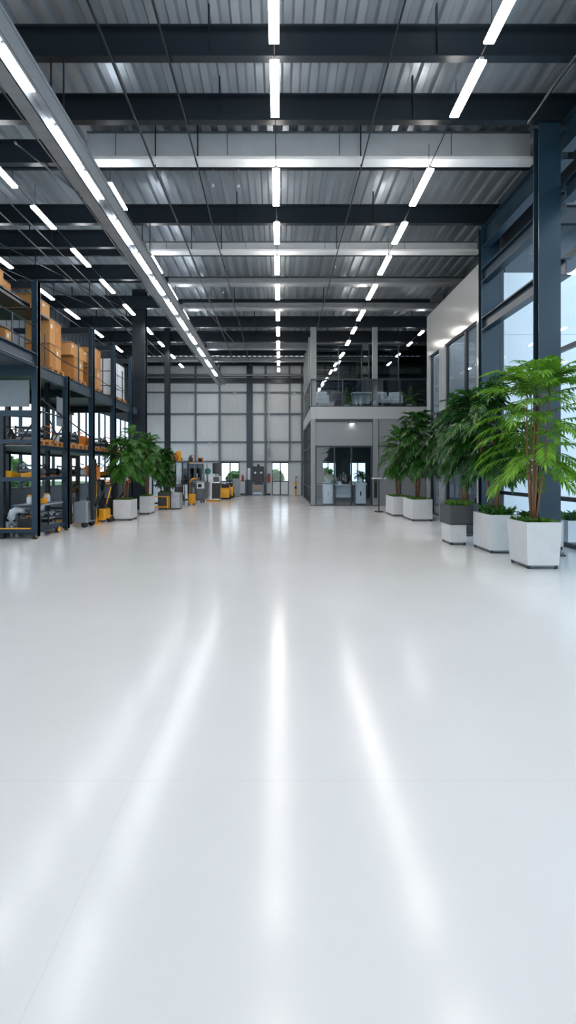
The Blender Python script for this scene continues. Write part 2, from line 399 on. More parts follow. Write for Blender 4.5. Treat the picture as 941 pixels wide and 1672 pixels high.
# ------------------------------------------------------------------ steel columns
def column(x0, x1, y, dep, z1, label, mat='steel'):
    c = T('steel_column', label, 'column', ((x0+x1)/2, y+dep/2, 0), 'steel columns')
    t = .022
    m = MB().box(x0, x1, y, y+t, .0, z1).box(x0, x1, y+dep-t, y+dep, 0, z1).box((x0+x1)/2-.012, (x0+x1)/2+.012, y+t, y+dep-t, 0, z1)
    m.build('shaft', mat, c)
    b = MB().box(x0-.06, x1+.06, y-.06, y+dep+.06, 0, .03); b.build('base_plate', mat, c)
    for sx in (x0-.03, x1+.03):
        MB().cyl(sx, y-.03, .03, .07, .018, 6).build('bolt', 'galvd', c)
    return c
column(4.87, 5.28, 8.7, .20, 8.12, 'slate blue steel column beside the front white planter with the tall palm', 'steel2')
column(5.42, 5.90, 12.4, .22, 8.12, 'slate blue steel column at the near end of the white glazed block', 'steel2')
column(-5.95, -5.42, 18.9, .3, ZD, 'thick dark steel column rising behind the pallet racks on the left', 'steel')
column(-5.72, -5.46, 23.3, .22, ZD, 'thin dark steel column behind the small potted tree by the machines', 'steel')
column(6.45, 6.95, 19.6, .22, ZD, 'pale grey column head behind the end of the white glazed block', 'greypanel')
# posts of the two-storey office
def post(x0, x1, y, z0, z1, label):
    c = T('office_post', label, 'post', ((x0+x1)/2, y, z0), 'posts of the glass office')
    MB().box(x0, x1, y, y+.18, z0, z1).build('shaft', 'greypanel', c)
    MB().box(x0-.03, x1+.03, y-.03, y+.21, z0, z0+.04).build('base_plate', 'frame', c)
post(1.46, 1.66, YO-.02, 0, 3.92, 'grey corner post of the ground floor glass office')
post(4.26, 4.50, YO-.02, 0, 3.92, 'grey ground floor post right of the sliding glass doors')
post(1.46, 1.72, YO+.12, 4.47, 8.1, 'grey corner post on the office balcony')
post(4.28, 4.50, YO+.12, 4.47, 8.1, 'grey post in the middle of the office balcony')
for i, yy in enumerate((22.7, 24.3, 25.8, 26.85)):
    post(1.46, 1.62, yy, 4.47, 8.1, 'grey balcony post on the aisle side, %s behind the corner' % ORD[i])
# upper storey inner screen walls
S(MB().box(XO1, 9.2, YO2-.1, YO2, 4.47, 7.0).build('wall_mezzanine_back', 'darkclad'))
window_y(YO+2.3, 1.8, 4.2, 4.47, 7.9, (), (3.0,), .06, .08, 'tglass')
window_y(YO+2.3, 4.5, 9.1, 4.47, 7.9, (), (6.0, 7.5), .06, .08, 'tglass')

# ------------------------------------------------------------------ roof beams
def roof_beam(y, x0, x1, label, z0=8.1, z1=8.6, mat='steel', w=.13):
    b = T('roof_beam', label, 'beam', ((x0+x1)/2, y, z0), 'dark roof beams')
    MB().ibeam('X', x0, x1, y, z0, z1, w).build('beam_body', mat, b)
    m = x0+1.2
    while m < x1:
        MB().box(m, m+.012, y-w/2+.01, y-.009, z0+.03, z1-.03).build('stiffener', mat, b)
        MB().box(m-.012, m+.012, y-.03, y+.03, z1, ZD+.01).build('cleat', mat, b); m += 3.6
    return b
names = ['closest to the camera', 'second from the camera', 'third from the camera', 'fourth from the camera']
bl = [(4.6, 'overhead above the top of the view'), (7.36, 'first deep dark beam across the top of the view'), (8.7, 'second deep dark beam, joining the near right column'),
      (12.3, 'deep dark beam joining the second right column'), (21.2, 'deep dark beam over the office balcony')]
for y, t in bl:
    roof_beam(y, -9.5, 5.98 if y < 12 else 9.1, 'full width dark I beam, '+t)
for i, (y, t) in enumerate([(9.9, 'nearest of the left bay beams behind the rail'), (13.6, 'left bay beam in front of the rack top'), (15.9, 'left bay beam over the first cardboard stack'), (18.7, 'left bay beam meeting the thick column')]):
    roof_beam(y, -9.5, -4.2, 'dark I beam, '+t)
for i, y in enumerate((23.6, 26.4, 28.9)):
    roof_beam(y, -9.5, 9.1, 'dark I beam beyond the office balcony front, %s of three going back' % ORD[i])
# purlins (thin)
for i, y in enumerate((6.0, 11.05, 15.5, 17.7, 20.0, 22.4, 24.6, 27.4)):
    p = T('purlin', 'thin dark roof purlin, %s counted from the camera' % ORD[i], 'beam', (0, y, 8.5), 'thin purlins')
    MB().prism([(y-.04, 8.74), (y+.04, 8.74), (y+.04, 8.76), (y-.025, 8.76), (y-.025, 8.93), (y+.04, 8.93), (y+.04, ZD), (y-.04, ZD)], 'X', -9.5, 6.0 if y < 12 else 9.1).build('purlin_body', 'steel', p)
# galvanised ducts / box girders
def girder(y, x0, x1, z0, z1, lip, label, mat='galv'):
    g = T('galvanised_girder', label, 'girder', ((x0+x1)/2, y, z0), 'bright galvanised cross girders')
    MB().box(x0, x1, y, y+.24, z0+lip, z1).build('web', mat, g)
    MB().box(x0, x1, y-.26, y+.0, z0, z0+.03).box(x0, x1, y-.02, y, z0+.03, z0+lip).build('lower_flange', mat, g)
    MB().box(x0, x1, y-.26, y-.245, z0+.03, z0+.06).build('lip', mat, g)
    MB().box(x0, x1, y-.04, y+.28, z1, z1+.025).build('upper_flange', 'galvd', g)
    x = x0+.6
    while x < x1-.3:
        MB().box(x, x+.012, y-.012, y, z0+lip, z1).build('seam', 'galvd', g); x += 2.4
    return g
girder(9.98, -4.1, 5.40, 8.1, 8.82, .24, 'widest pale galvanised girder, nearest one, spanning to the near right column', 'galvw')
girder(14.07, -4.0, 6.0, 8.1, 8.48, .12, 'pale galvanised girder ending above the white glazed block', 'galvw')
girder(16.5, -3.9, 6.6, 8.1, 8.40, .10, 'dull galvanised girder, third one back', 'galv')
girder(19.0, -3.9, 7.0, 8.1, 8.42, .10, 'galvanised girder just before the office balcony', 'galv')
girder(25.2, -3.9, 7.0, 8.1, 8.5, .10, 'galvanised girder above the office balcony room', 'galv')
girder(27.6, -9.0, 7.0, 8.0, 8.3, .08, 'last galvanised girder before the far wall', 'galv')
p = tag(MB().tube([(-9.3, 29.7, 7.68), (9, 29.7, 7.68)], .07, 10).build('wall_pipe', 'galv', smooth=True), 'long pale pipe running across the top of the far wall', 'pipe')
p = T('down_pipe', 'thin white pipe dropping down the far wall left of the glass door', 'pipe', (-.62, 29.8, 2.9))
MB().tube([(-.62, 29.78, 3.0), (-.62, 29.78, 7.6)], .045, 10).build('pipe_run', 'white', p, True)
MB().box(-.72, -.52, 29.70, 29.86, 2.45, 3.0).build('junction_box', 'grey', p)
# eave girders and glazing rails at the right
def rail(x, y0, y1, z0, z1, w, label, mat='steel2', cat='beam'):
    r = T('eave_rail', label, cat, (x, (y0+y1)/2, z0), 'rails between the right columns')
    MB().box(x-w/2, x+w/2, y0, y1, z0, z0+.025).box(x-w/2, x+w/2, y0, y1, z1-.025, z1).build('flange', mat, r)
    MB().box(x-.012, x+.012, y0, y1, z0+.025, z1-.025).build('web', mat, r)
rail(5.55, 8.9, 12.4, 7.55, 8.1, .22, 'deep dark eave beam between the two right columns')
rail(5.50, 8.9, 12.4, 6.60, 6.95, .20, 'upper glazing rail between the two right columns')
rail(5.50, 8.9, 12.4, 5.32, 5.66, .20, 'lower glazing rail between the two right columns')
rail(5.40, 1.3, 8.7, 7.55, 8.1, .22, 'deep dark eave beam entering from the right edge at the near column')
rail(5.40, 1.3, 8.7, 6.60, 6.95, .20, 'glazing rail entering from the right edge at the near column')
# conduits running down the hall under the deck
def conduit(x, z, y0, y1, r, label, clips=True, mat='steel'):
    c = T('ceiling_conduit', label, 'conduit', (x, (y0+y1)/2, z), 'conduits under the roof')
    n = 14; pts = [(x+.012*math.sin(k*1.7+x*5), y0+(y1-y0)*k/n, z-.03) for k in range(n+1)]
    MB().tube(pts, r, 6).build('pipe_run', mat, c)
    y = y0+.8
    while clips and y < y1:
        MB().box(x-.012, x+.012, y-.01, y+.01, z, ZD).build('hanger', 'steel', c); y += 4.1
for x, z, y0, y1, r, t in ((-2.62, 8.05, 5, 28, .022, 'left of the central lamp row, outer of the pair'), (-1.72, 8.06, 5, 29, .018, 'left of the central lamp row, inner of the pair'),
        (1.75, 8.08, 5, 29, .016, 'between the central and right lamp rows'), (4.62, 8.06, 4, 8.6, .03, 'right of the right lamp row near the columns'),
        (-4.6, 7.95, 6, 28, .02, 'just left of the lighting rail'), (-6.3, 7.9, 8, 28, .018, 'over the front of the racks'),
        (-6.9, 8.0, 8, 28, .02, 'over the middle of the racks'), (-8.7, 7.9, 9, 28, .02, 'over the back of the racks')):
    conduit(x, z, y0, y1, r, 'thin grey conduit '+t)
# diagonal tie rods
for i, (a, b, t) in enumerate([((-5.2, 9.2, 8.072), (-4.3, 12.0, 8.072), 'above the near left lamps'), 
        ((-8.2, 12.5, 8.072), (-6.2, 18.5, 8.072), 'over the rack boxes'), ((-9.0, 14.5, 8.072), (-6.4, 20.5, 8.072), 'over the back of the racks'), ((-3.0, 18, 8.072), (-2.2, 24, 8.072), 'ahead of the far wall')]):
    r = T('tie_rod', 'thin dark tie rod slanting under the deck, '+t, 'rod', a)
    MB().tube([a, b], .016, 6).build('rod', 'steel', r)
    MB().tube([(a[0], a[1]-.03, a[2]), (a[0], a[1]+.03, a[2])], .024, 8).build('end_fitting', 'galvd', r)

# ------------------------------------------------------------------ lighting rail (crane girder) at the left
g = T('lighting_rail', 'long galvanised rail girder running down the hall at upper left with lamps in it', 'girder', (-3.5, 14, 6.8))
y0, y1 = 1.5, 28.6
MB().prism([(-3.74, 6.80), (-3.53, 6.80), (-3.53, 6.83), (-3.72, 6.83), (-3.72, 6.97), (-3.74, 6.97)], 'Y', y0, y1).build('lower_tray', 'galv', g)
MB().box(-3.53, -3.51, y0, y1, 6.83, 7.12).build('inner_web', 'steel', g)
MB().prism([(-3.51, 6.80), (-3.50, 6.80), (-3.47, 6.90), (-3.37, 6.90), (-3.34, 6.80), (-3.33, 6.80), (-3.33, 6.93), (-3.51, 6.93)], 'Y', y0, y1).build('reflector_trough', 'galv', g)
MB().prism([(-3.33, 6.84), (-3.31, 6.84), (-3.27, 7.04), (-3.29, 7.04)], 'Y', y0, y1).build('side_web', 'grey', g)
MB().tube([(-3.27, y0, 7.06), (-3.27, y1, 7.06)], .028, 8).build('edge_pipe', 'galvd', g, True)
MB().box(-3.74, -3.29, y0, y1, 7.12, 7.135).build('top_plate', 'steel', g)
for y in (4.6, 7.36, 12.3, 21.2, 26.4):
    MB().tube([(-3.6, y, 7.13), (-3.6, y, 8.14)], .014, 6).tube([(-3.4, y, 7.13), (-3.4, y, 8.14)], .014, 6).build('hanger', 'steel', g)
# lamps
def lamp_proto(L, name, mat, wd=.15, rod=.5):
    t = T(name, '', 'lamp')
    MB().bbox(-wd*.22, wd*.22, -L/2, L/2, .035, .08, .006).build('housing', 'galv', t)
    MB().box(-wd/2+.005, wd/2-.005, -L/2+.01, L/2-.01, 0, .035).build('diffuser', mat, t)
    if rod:
        for s in (-1, 1):
            MB().tube([(0, s*(L/2-.1), .075), (0, s*(L/2-.1), .075+rod)], .006, 5).build('suspension_rod', 'steel', t)
    return t
SEG = [(5.35, 6.56), (6.83, 7.93), (9.29, 10.58), (11.3, 12.36), (13.1, 14.3), (15.1, 16.4), (17.5, 18.7), (19.6, 20.8), (21.7, 22.9), (23.7, 24.8), (25.6, 26.6), (27.4, 28.4)]
PRE = [(-4.9, -3.7), (-2.5, -1.3), (-.2, 1.0), (1.7, 2.9), (3.3, 4.5)]  # unseen lamps added behind and above the camera to light the near floor
def lamp_row(fx, segs, z, name, mat, where, wd=.15, rod=.5, cable=True):
    P = None; nv = 0
    for i, (a, b) in enumerate(segs):
        if P is None or True:
            L = round(b-a, 2)
        key = (name, L)
        if key not in lamp_row.p: lamp_row.p[key] = lamp_proto(L, name, mat, wd, rod)
        y = (a+b)/2
        off = (z-1.6)*760/b; px = 455+760*fx(b)/b
        if b > .5 and off < 765 and 0 < px < 941: nv += 1; lab = '%s nearest glowing LED lamp %s' % (ORD[nv-1], where)
        else: lab = 'unseen LED lamp %s, above the camera end, %s one' % (where, ORD[i])
        place(lamp_row.p[key], (fx(y), y, z), 0, lab, 'lamps '+where)
    if cable:
        c = T('lamp_cable', 'thin dark cable linking the lamps %s' % where, 'cable', (fx(15), 15, z+.09))
        pts = [(fx(a), a, z+.088) for a in (segs[0][0], 10, 15, 20, segs[-1][1]) if a >= segs[0][0]]
        MB().tube(pts, .009, 5).build('cable_run', 'rubber', c)
lamp_row.p = {}
lamp_row(lambda y: 0.0-(7.4-y)*.0 - .08+.003*y, PRE+SEG, 7.6, 'linear_lamp', 'led', 'in the central row')
lamp_row(lambda y: 2.98+.02*(y-7), PRE+SEG[:7]+[(19.6, 20.5), (21.6, 22.4), (23.8, 24.6), (25.6, 26.3), (27.5, 28.1)], 7.6, 'ceiling_lamp', 'led', 'in the row right of centre')
lamp_row(lambda y: -3.55-.01*(y-9), [(9.75, 10.75), (13.1, 14.2), (15.1, 16.4), (17.5, 18.6), (19.5, 20.6), (21.6, 22.6), (23.6, 24.6), (25.6, 26.5), (27.4, 28.2)], 7.6, 'row_lamp', 'ledc', 'hanging just right of the lighting rail')
lamp_row(lambda y: -5.6, [(8.9, 9.9), (10.6, 11.6), (12.65, 13.75), (14.7, 15.8), (16.9, 18.0), (19.6, 20.6), (21.8, 22.6), (24.2, 25.0), (26.4, 27.2)], 7.6, 'rack_lamp', 'ledc', 'in the row over the rack front', .13)
lamp_row(lambda y: -7.95, [(12.9, 13.85), (15.3, 16.4), (17.4, 18.5), (19.9, 21.0), (22.6, 23.6), (25.2, 26.2)], 7.6, 'aisle_lamp', 'ledc', 'in the outermost left row', .13)
lamp_row(lambda y: 6.25, [(20.1, 20.7), (21.9, 22.5), (24.0, 24.6), (26.2, 26.7)], 7.6, 'reflection_lamp', 'ledc', 'in the added row standing in for balcony glass reflections', .12)  # added lamps standing in for lamp reflections in the balcony glass
RS = [(2.9, 3.9), (4.35, 5.35), (5.75, 6.45), (7.12, 7.97), (8.2, 9.0), (9.8, 10.8), (11.3, 12.4), (12.9, 13.9), (14.6, 15.6), (16.4, 17.4), (18.3, 19.3), (20.4, 21.4), (22.6, 23.6), (24.8, 25.8)]
lamp_row(lambda y: -3.42, RS, 6.835, 'trough_lamp', 'ledc', 'set inside the lighting rail', .11, 0, False)

# ------------------------------------------------------------------ plants
def basis(d):
    d = d.normalized(); s = d.cross(Vector((0,0,1)))
    if s.length < .05: s = Vector((1,0,0))
    s.normalize(); return d, s, s.cross(d).normalized()
def leaflet(mb, p, d, L, W, nrm, droop=.25):
    """one pointed blade, slightly folded and drooping"""
    d = d.normalized(); s = d.cross(nrm).normalized()
    k = len(mb.v)
    q = p+d*L*.35-Vector((0,0,L*droop*.12)); r = p+d*L*.72-Vector((0,0,L*droop*.5)); e = p+d*L-Vector((0,0,L*droop))
    up = nrm*W*.18
    for v in (p, q+s*W*.5+up, q, q-s*W*.5+up, r+s*W*.36+up, r, r-s*W*.36+up, e): mb.v.append(tuple(v))
    mb.f += [(k,k+1,k+2),(k,k+2,k+3),(k+1,k+4,k+5,k+2),(k+2,k+5,k+6,k+3),(k+4,k+7,k+5),(k+5,k+7,k+6)]
def frond(leaf, stem, p0, d, L, droop, n, ll, lw, rnd, bare=.25, r=.007):
    p = Vector(p0); d = d.normalized(); pts = [p.copy()]; seg = 10
    for i in range(seg):
        d = (d+Vector((0,0,-droop/seg*(1+1.2*i/seg)))).normalized(); p = p+d*(L/seg); pts.append(p.copy())
    stem.tube(pts, r, 5, .002, cap=False)
    for i in range(n):
        t = bare+(1-bare)*(i+.5)/n; x = t*seg; j = min(int(x), seg-1); q = pts[j].lerp(pts[j+1], x-j)
        dd, s, u = basis(pts[j+1]-pts[j])
        sc = math.sin(PI*(.12+.80*(i+.5)/n))**.6*rnd.uniform(.85, 1.1)
        for sg in (-1, 1):
            ld = (s*sg*(1-.45*t)+dd*(.45+.5*t)+u*rnd.uniform(.0, .25))
            leaflet(leaf, q, ld, ll*sc, lw*sc, u, rnd.uniform(.2, .55))
    leaflet(leaf, pts[-1], pts[-1]-pts[-2], ll*.7, lw*.8, Vector((0,0,1)), .3)
def planter_box(t, x0, x1, y0, y1, z1, mat, foot=.06, taper=.0):
    p = MB().taper(x0, x1, y0, y1, foot, z1, taper)
    # hollow rim: top face replaced by a rim and a sunk floor
    b = MB(); r = .025
    o = [(x0,y0),(x1,y0),(x1,y1),(x0,y1)]; i_ = [(x0+r,y0+r),(x1-r,y0+r),(x1-r,y1-r),(x0+r,y1-r)]
    lo = [(x0+taper,y0+taper),(x1-taper,y0+taper),(x1-taper,y1-taper),(x0+taper,y1-taper)]
    vs = [(a,c,foot) for a,c in lo]+[(a,c,z1) for a,c in o]+[(a,c,z1) for a,c in i_]+[(a,c,z1-.05) for a,c in i_]
    fs = [(3,2,1,0)]
    for k in range(4):
        j = (k+1)%4; fs += [(k,j,4+j,4+k),(4+k,4+j,8+j,8+k),(8+k,8+j,12+j,12+k)]
    fs.append((12,13,14,15))
    pb = b.add(vs, fs).build('planter_box', mat, t)
    # panel joints and drain slot
    j = MB(); zm = (foot+z1)/2
    j.box(x0+(x1-x0)*.5-.002, x0+(x1-x0)*.5+.002, y0+taper*.5-.0015, y0+.02+taper, foot+.03, z1-.01) if False else None
    f = MB().box(x0+taper+.02, x1-taper-.02, y0+taper+.02, y1-taper-.02, .025, foot)
    f.build('plinth', 'galvd', t)
    for a in (x0+taper+.015, x1-taper-.055):
        for c in (y0+taper+.015, y1-taper-.055):
            MB().box(a, a+.04, c, c+.04, 0, foot).build('foot', 'black', t)
    MB().box(x0+r, x1-r, y0+r, y1-r, z1-.05, z1-.03).build('soil', 'soil', t)
    return pb
def ground_cover(t, x0, x1, y0, y1, z, kind, rnd, n=60, h=.14, mat='moss'):
    leaf = MB()
    for k in range(n):
        p = Vector((rnd.uniform(x0, x1), rnd.uniform(y0, y1), z-.04))
        if kind == 'fern':
            for a in range(3):
                an = rnd.uniform(0, 2*PI); d = Vector((math.cos(an), math.sin(an), rnd.uniform(.8, 2.2)))
                leaflet(leaf, p, d, h*rnd.uniform(1.2, 2.1), .045, Vector((-d.y, d.x, .3)).normalized(), .3)
        else:
            for a in range(7):
                an = rnd.uniform(0, 2*PI); d = Vector((math.cos(an), math.sin(an), rnd.uniform(.5, 1.8)))
                leaflet(leaf, p+Vector((0,0,rnd.uniform(0,h*.3))), d, h*rnd.uniform(.5, .9), .035, Vector((-d.y, d.x, .5)).normalized(), .2)
    leaf.build('ground_cover', mat, t)
def tree(x0, x1, y0, y1, z1, label, ztop, spread, zlow, style, seed, pot='concrete', cover='moss', taper=0, lean=(0, 0), group='potted trees', pots=None, nstem=5, nf=60):
    rnd = random.Random(seed)
    cx, cy_ = (x0+x1)/2, (y0+y1)/2
    t = T('potted_tree', label, 'potted plant', (cx, cy_, 0), group)
    if pots is None: planter_box(t, x0, x1, y0, y1, z1, pot, taper=taper)
    else: pots(t)
    ground_cover(t, x0+.06, x1-.06, y0+.06, y1-.06, z1, cover, rnd, 46, .19 if cover == 'fern' else .13, 'moss' if cover == 'moss' else 'leafM')
    leaf, stem, trunk = MB(), MB(), MB()
    lm = {'light': 'leafL', 'dark': 'leafD', 'mid': 'leafM'}[style]
    H = ztop-z1
    tops = []
    for k in range(nstem):
        an = 2*PI*k/nstem+rnd.uniform(-.3, .3); rr = spread*rnd.uniform(.12, .32)
        b = Vector((cx+.035*math.cos(an), cy_+.035*math.sin(an), z1-.05))
        hh = (zlow-z1)+(ztop-zlow)*rnd.uniform(.45, .80)
        e = Vector((cx+lean[0]+rr*math.cos(an), cy_+lean[1]+rr*math.sin(an), z1+hh))
        m = b.lerp(e, .5)+Vector((rr*.2*math.cos(an), rr*.2*math.sin(an), 0))
        pts = [b, b.lerp(m, .5), m, m.lerp(e, .5), e]
        trunk.tube(pts, .028 if nstem < 5 else .019, 7, .007)
        tops.append(pts)
    for k in range(nf):
        pts = tops[k % nstem]; u = rnd.random()
        zz = zlow+(ztop-zlow)*(.0+.80*(k+.5)/nf)
        # attach on the stem at about that height
        best = min(range(40), key=lambda i: abs((pts[0].lerp(pts[2], i/20) if i < 20 else pts[2].lerp(pts[4], (i-20)/19)).z-min(zz, pts[4].z)))
        p = pts[0].lerp(pts[2], best/20) if best < 20 else pts[2].lerp(pts[4], (best-20)/19)
        f = (k+.5)/nf; an = k*2.39996+rnd.uniform(-.4, .4)
        el = .12+1.15*f**1.4+rnd.uniform(-.12, .15)
        rad = spread*(.62+.38*math.sin(PI*min(1, .25+f*.75)))*rnd.uniform(.82, 1.08)
        d = Vector((math.cos(an), math.sin(an), 0))*math.cos(el)+Vector((0,0,math.sin(el)))
        L = rad*(1.05 if el < .8 else .85)
        if style == 'light':
            frond(leaf, stem, p, d, L*1.1, .80, 15, .24, .046, rnd, .22)
        elif style == 'mid':
            frond(leaf, stem, p, d, L*1.08, 1.0, 12, .22, .048, rnd, .2)
        else:
            frond(leaf, stem, p, d, L*1.05, 1.1, 10, .27, .080, rnd, .2)
    trunk.build('trunk', 'bark', t, True)
    stem.build('leaf_stalk', 'stem', t, True)
    leaf.build('foliage', lm, t)
    return t
# right side, front to back
tree(4.0, 4.58, 7.5, 8.15, .76, 'tall bright green feathery palm in the frontmost white planter on the right', 4.0, .92, 1.55, 'light', 11, taper=.035, lean=(0, -.15), nstem=7, nf=84)
tree(4.08, 4.66, 8.95, 9.75, .74, 'dense dark green tree in the white planter just behind the front palm', 3.45, .88, 1.75, 'dark', 12, cover='fern', lean=(-.25, .1), nstem=4, nf=110)
def two_pots(t):
    planter_box(t, 3.68, 4.02, 9.95, 10.5, .44, 'concrete')
    MB().box(3.66, 4.16, 9.9, 10.55, .44, .47).build('plinth', 'black', t)
    b = MB().box(3.66, 4.16, 9.9, 10.55, .47, .85); b.build('upper_planter', 'char', t)
rnd = random.Random(5)
t = T('stacked_planter', 'charcoal planter of low moss stacked on a small white planter', 'planter', (3.9, 10.2, 0))
two_pots(t); ground_cover(t, 3.72, 4.12, 9.95, 10.5, .87, 'moss', rnd, 60, .16)
tree(4.22, 4.85, 14.65, 15.75, .68, 'tall dark green tree in the white planter in front of the white glazed block', 3.75, .74, 1.7, 'dark', 14, nstem=4, nf=100)
tree(4.0, 4.6, 16.2, 17.35, .68, 'slender pale green palm in the farthest white planter on the right', 3.3, .62, 1.5, 'mid', 15, nstem=5, nf=62)
t = T('potted_fern', 'low white planter of small ferns behind the front palm planter', 'planter', (5.35, 9.6, 0))
planter_box(t, 4.95, 5.73, 9.35, 9.95, .58, 'concrete'); ground_cover(t, 5.0, 5.68, 9.4, 9.9, .58, 'fern', rnd, 40, .2, 'leafM')
t = T('terrace_planter', 'low white planter of dark ferns beyond the glass at the right edge', 'planter', (6.7, 10.3, 0))
planter_box(t, 6.2, 7.1, 9.96, 10.5, .52, 'concrete'); ground_cover(t, 6.25, 7.05, 10.0, 10.45, .52, 'fern', rnd, 60, .22, 'leafD')
tree(4.4, 4.85, 11.3, 11.8, .8, 'dark leafy tree in a charcoal pot behind the stacked planters', 3.5, .9, 1.9, 'dark', 25, pot='char', nstem=3, nf=90)
# left side
tree(-5.26, -4.71, 14.8, 15.5, .66, 'bushy green tree in the white planter nearest the racks on the left', 3.15, .62, 1.5, 'mid', 16, nstem=4, nf=110)
tree(-5.05, -4.69, 16.9, 17.6, .66, 'bushy green tree in the second white planter on the left', 3.15, .58, 1.5, 'mid', 17, nstem=4, nf=100)
tree(-4.98, -4.5, 19.2, 19.75, .70, 'narrow dark tree in a charcoal planter left of the machines', 2.9, .36, 1.15, 'dark', 18, pot='char', nstem=3, nf=80)
# outside greenery
def bush(x, y, rx, ry, h, label, seed, n=260):
    rnd = random.Random(seed); t = T('garden_bush', label, 'bush', (x, y, -.05), 'garden bushes')
    m = MB()
    for k in range(n):
        a = rnd.uniform(0, 2*PI); f = rnd.random()**.5; z = rnd.random()
        s = math.sqrt(max(0, 1-(z*.9)**2))
        p = Vector((x+rx*s*math.cos(a), y+ry*s*math.sin(a), h*z))
        for q in range(4):
            d = Vector((rnd.uniform(-1,1), rnd.uniform(-1,1), rnd.uniform(-.2,1)))
            leaflet(m, p, d, .5, .32, Vector((rnd.uniform(-1,1), rnd.uniform(-1,1), 1)).normalized(), .2)
    m.build('foliage', 'hedge', t)
    MB().lathe(x, y, [(rx*.75, 0), (rx*.85, h*.4), (rx*.6, h*.8), (rx*.2, h*.95)], 10).build('inner_growth', 'hedge', t)
    MB().cyl(x, y, -.05, h*.5, .08, 6).build('trunk', 'bark', t)
for i, (x, y, rx, h) in enumerate([(-15, 16, 1.2, 1.9), (-16, 20, 1.4, 2.0), (-17, 25.5, 1.6, 2.2), (-19, 32, 1.6, 2.4)]):
    bush(x, y, rx, rx, h, 'green bush on the lawn beyond the left windows, %s going back' % ORD[i], 30+i)
bush(-3.3, 36, .5, .5, 1.25, 'green bush seen through the left far door', 40)
bush(-.3, 37, .5, .5, 1.35, 'green bush seen through the right far door', 41)
bush(3.3, 33.5, .5, .5, 1.5, 'green bush seen through the office rear windows', 42)

# ------------------------------------------------------------------ pallet rack at the left
XF, XB_ = -5.67, -8.2
rk = T('pallet_rack', 'tall dark steel storage rack with decks and wheels along the left side', 'rack', (-6.9, 14.3, 0))
PY = [10.86, 12.4, 14.1, 15.95, 17.8]
PT = [6.0, 4.1, 5.9, 5.86, 5.86]
for y, zt in zip(PY, PT):
    zb = .06 if y < 13 else 0
    MB().box(XF-.07, XF+.07, y-.05, y+.07, zb, zt).box(XF+.05, XF+.07, y-.07, y+.09, zb, zt).build('post', 'steel2', rk)
for y in (10.9, 14.1, 17.8):
    MB().box(XB_-.06, XB_+.06, y-.06, y+.06, 0, 5.9).build('post', 'steel', rk)
MB().box(-6.38, -6.28, 12.7, 12.8, 0, 4.0).build('post', 'steel', rk)
MB().box(-6.52, -6.42, 10.85, 10.95, 0, 3.0).build('post', 'steel', rk)
def rbeam(z0, z1, y0=10.86, y1=18.6, x=XF, mat='steel2', w=.09):
    MB().box(x-w/2, x+w/2, y0, y1, z0, z0+.02).box(x-w/2, x+w/2, y0, y1, z1-.02, z1).box(x-.012, x+.02, y0, y1, z0+.02, z1-.02).build('beam', mat, rk)
for z0, z1 in ((2.10, 2.2), (3.80, 4.07)):
    rbeam(z0, z1); rbeam(z0, z1, x=XB_)
rbeam(.14, .24, 10.86, 12.4); rbeam(1.36, 1.44, 10.86, 12.4); rbeam(1.36, 1.44, 14.1, 17.8); rbeam(1.36, 1.44, x=XB_)
for y, zt in zip(PY, PT):
    if zt > 5: MB().box(XB_, XF, y-.04, y+.04, zt-.16, zt).build('beam', 'steel', rk)
for z0, z1 in ((.14, .24), (1.34, 1.44), (2.22, 2.32), (2.86, 3.0), (3.80, 4.07)):   # beams across the near end
    MB().box(XB_, XF, 10.84, 10.92, z0, z1).build('beam', 'steel2', rk)
for y in (14.1, 17.8):
    MB().box(XB_, XF, y-.03, y+.03, 3.8, 4.05).build('beam', 'steel', rk)
for z, a, b in ((.24, 10.9, 12.4), (1.44, 10.9, 12.4), (1.44, 14.1, 18.5), (2.2, 10.9, 18.5)): MB().box(XB_+.05, XF-.05, a, b, z-.03, z).build('shelf_deck', 'galvd', rk)
MB().box(XB_, XF+.03, 7.6, 10.84, 4.05, 4.07).box(XB_, XF-.04, 10.9, 18.6, 4.04, 4.07).build('upper_deck', 'galvd', rk)
MB().box(XB_, XF-.1, 8.0, 10.8, 5.38, 5.42).box(XF-.14, XF-.1, 8.0, 10.8, 5.32, 5.46).build('shelf_deck', 'steel', rk)
MB().box(-7.0, XF-.1, 10.95, 11.72, 5.38, 5.42).build('shelf_deck', 'steel', rk)
MB().ibeam('Y', 6.8, 10.84, XF, 3.98, 4.30, .16, .02, .02).build('beam', 'steel2', rk)
MB().box(-8.0, XF-.2, 10.95, 10.97, 3.1, 3.72).build('end_panel', 'grey', rk)
MB().box(XF-.06, XF-.03, 12.0, 12.3, 2.75, 3.5).build('end_panel', 'grey', rk)
# braces
for a, b in (((XF, 10.95, 3.35), (XF, 12.3, 3.0)), ((XF, 10.95, 3.0), (XF, 12.3, 3.0)), ((XF, 12.5, 2.95), (XF, 14.0, 2.62)), ((XF, 11.4, 2.95), (XF, 11.9, 2.5)), ((XF, 12.35, 2.85), (XF, 11.7, 2.3))):
    MB().tube([a, b], .018, 6).build('brace', 'steel', rk)
for x in (-8.1, -7.3, -6.1):
    MB().tube([(x, 11.0, 2.32), (x+.5, 11.0, 3.0)], .02, 6).build('brace', 'steel', rk)
for z in (2.95, 2.7):
    MB().tube([(XB_, 11.0, z), (XF, 11.0, z-.1)], .014, 6).build('brace', 'steel', rk)
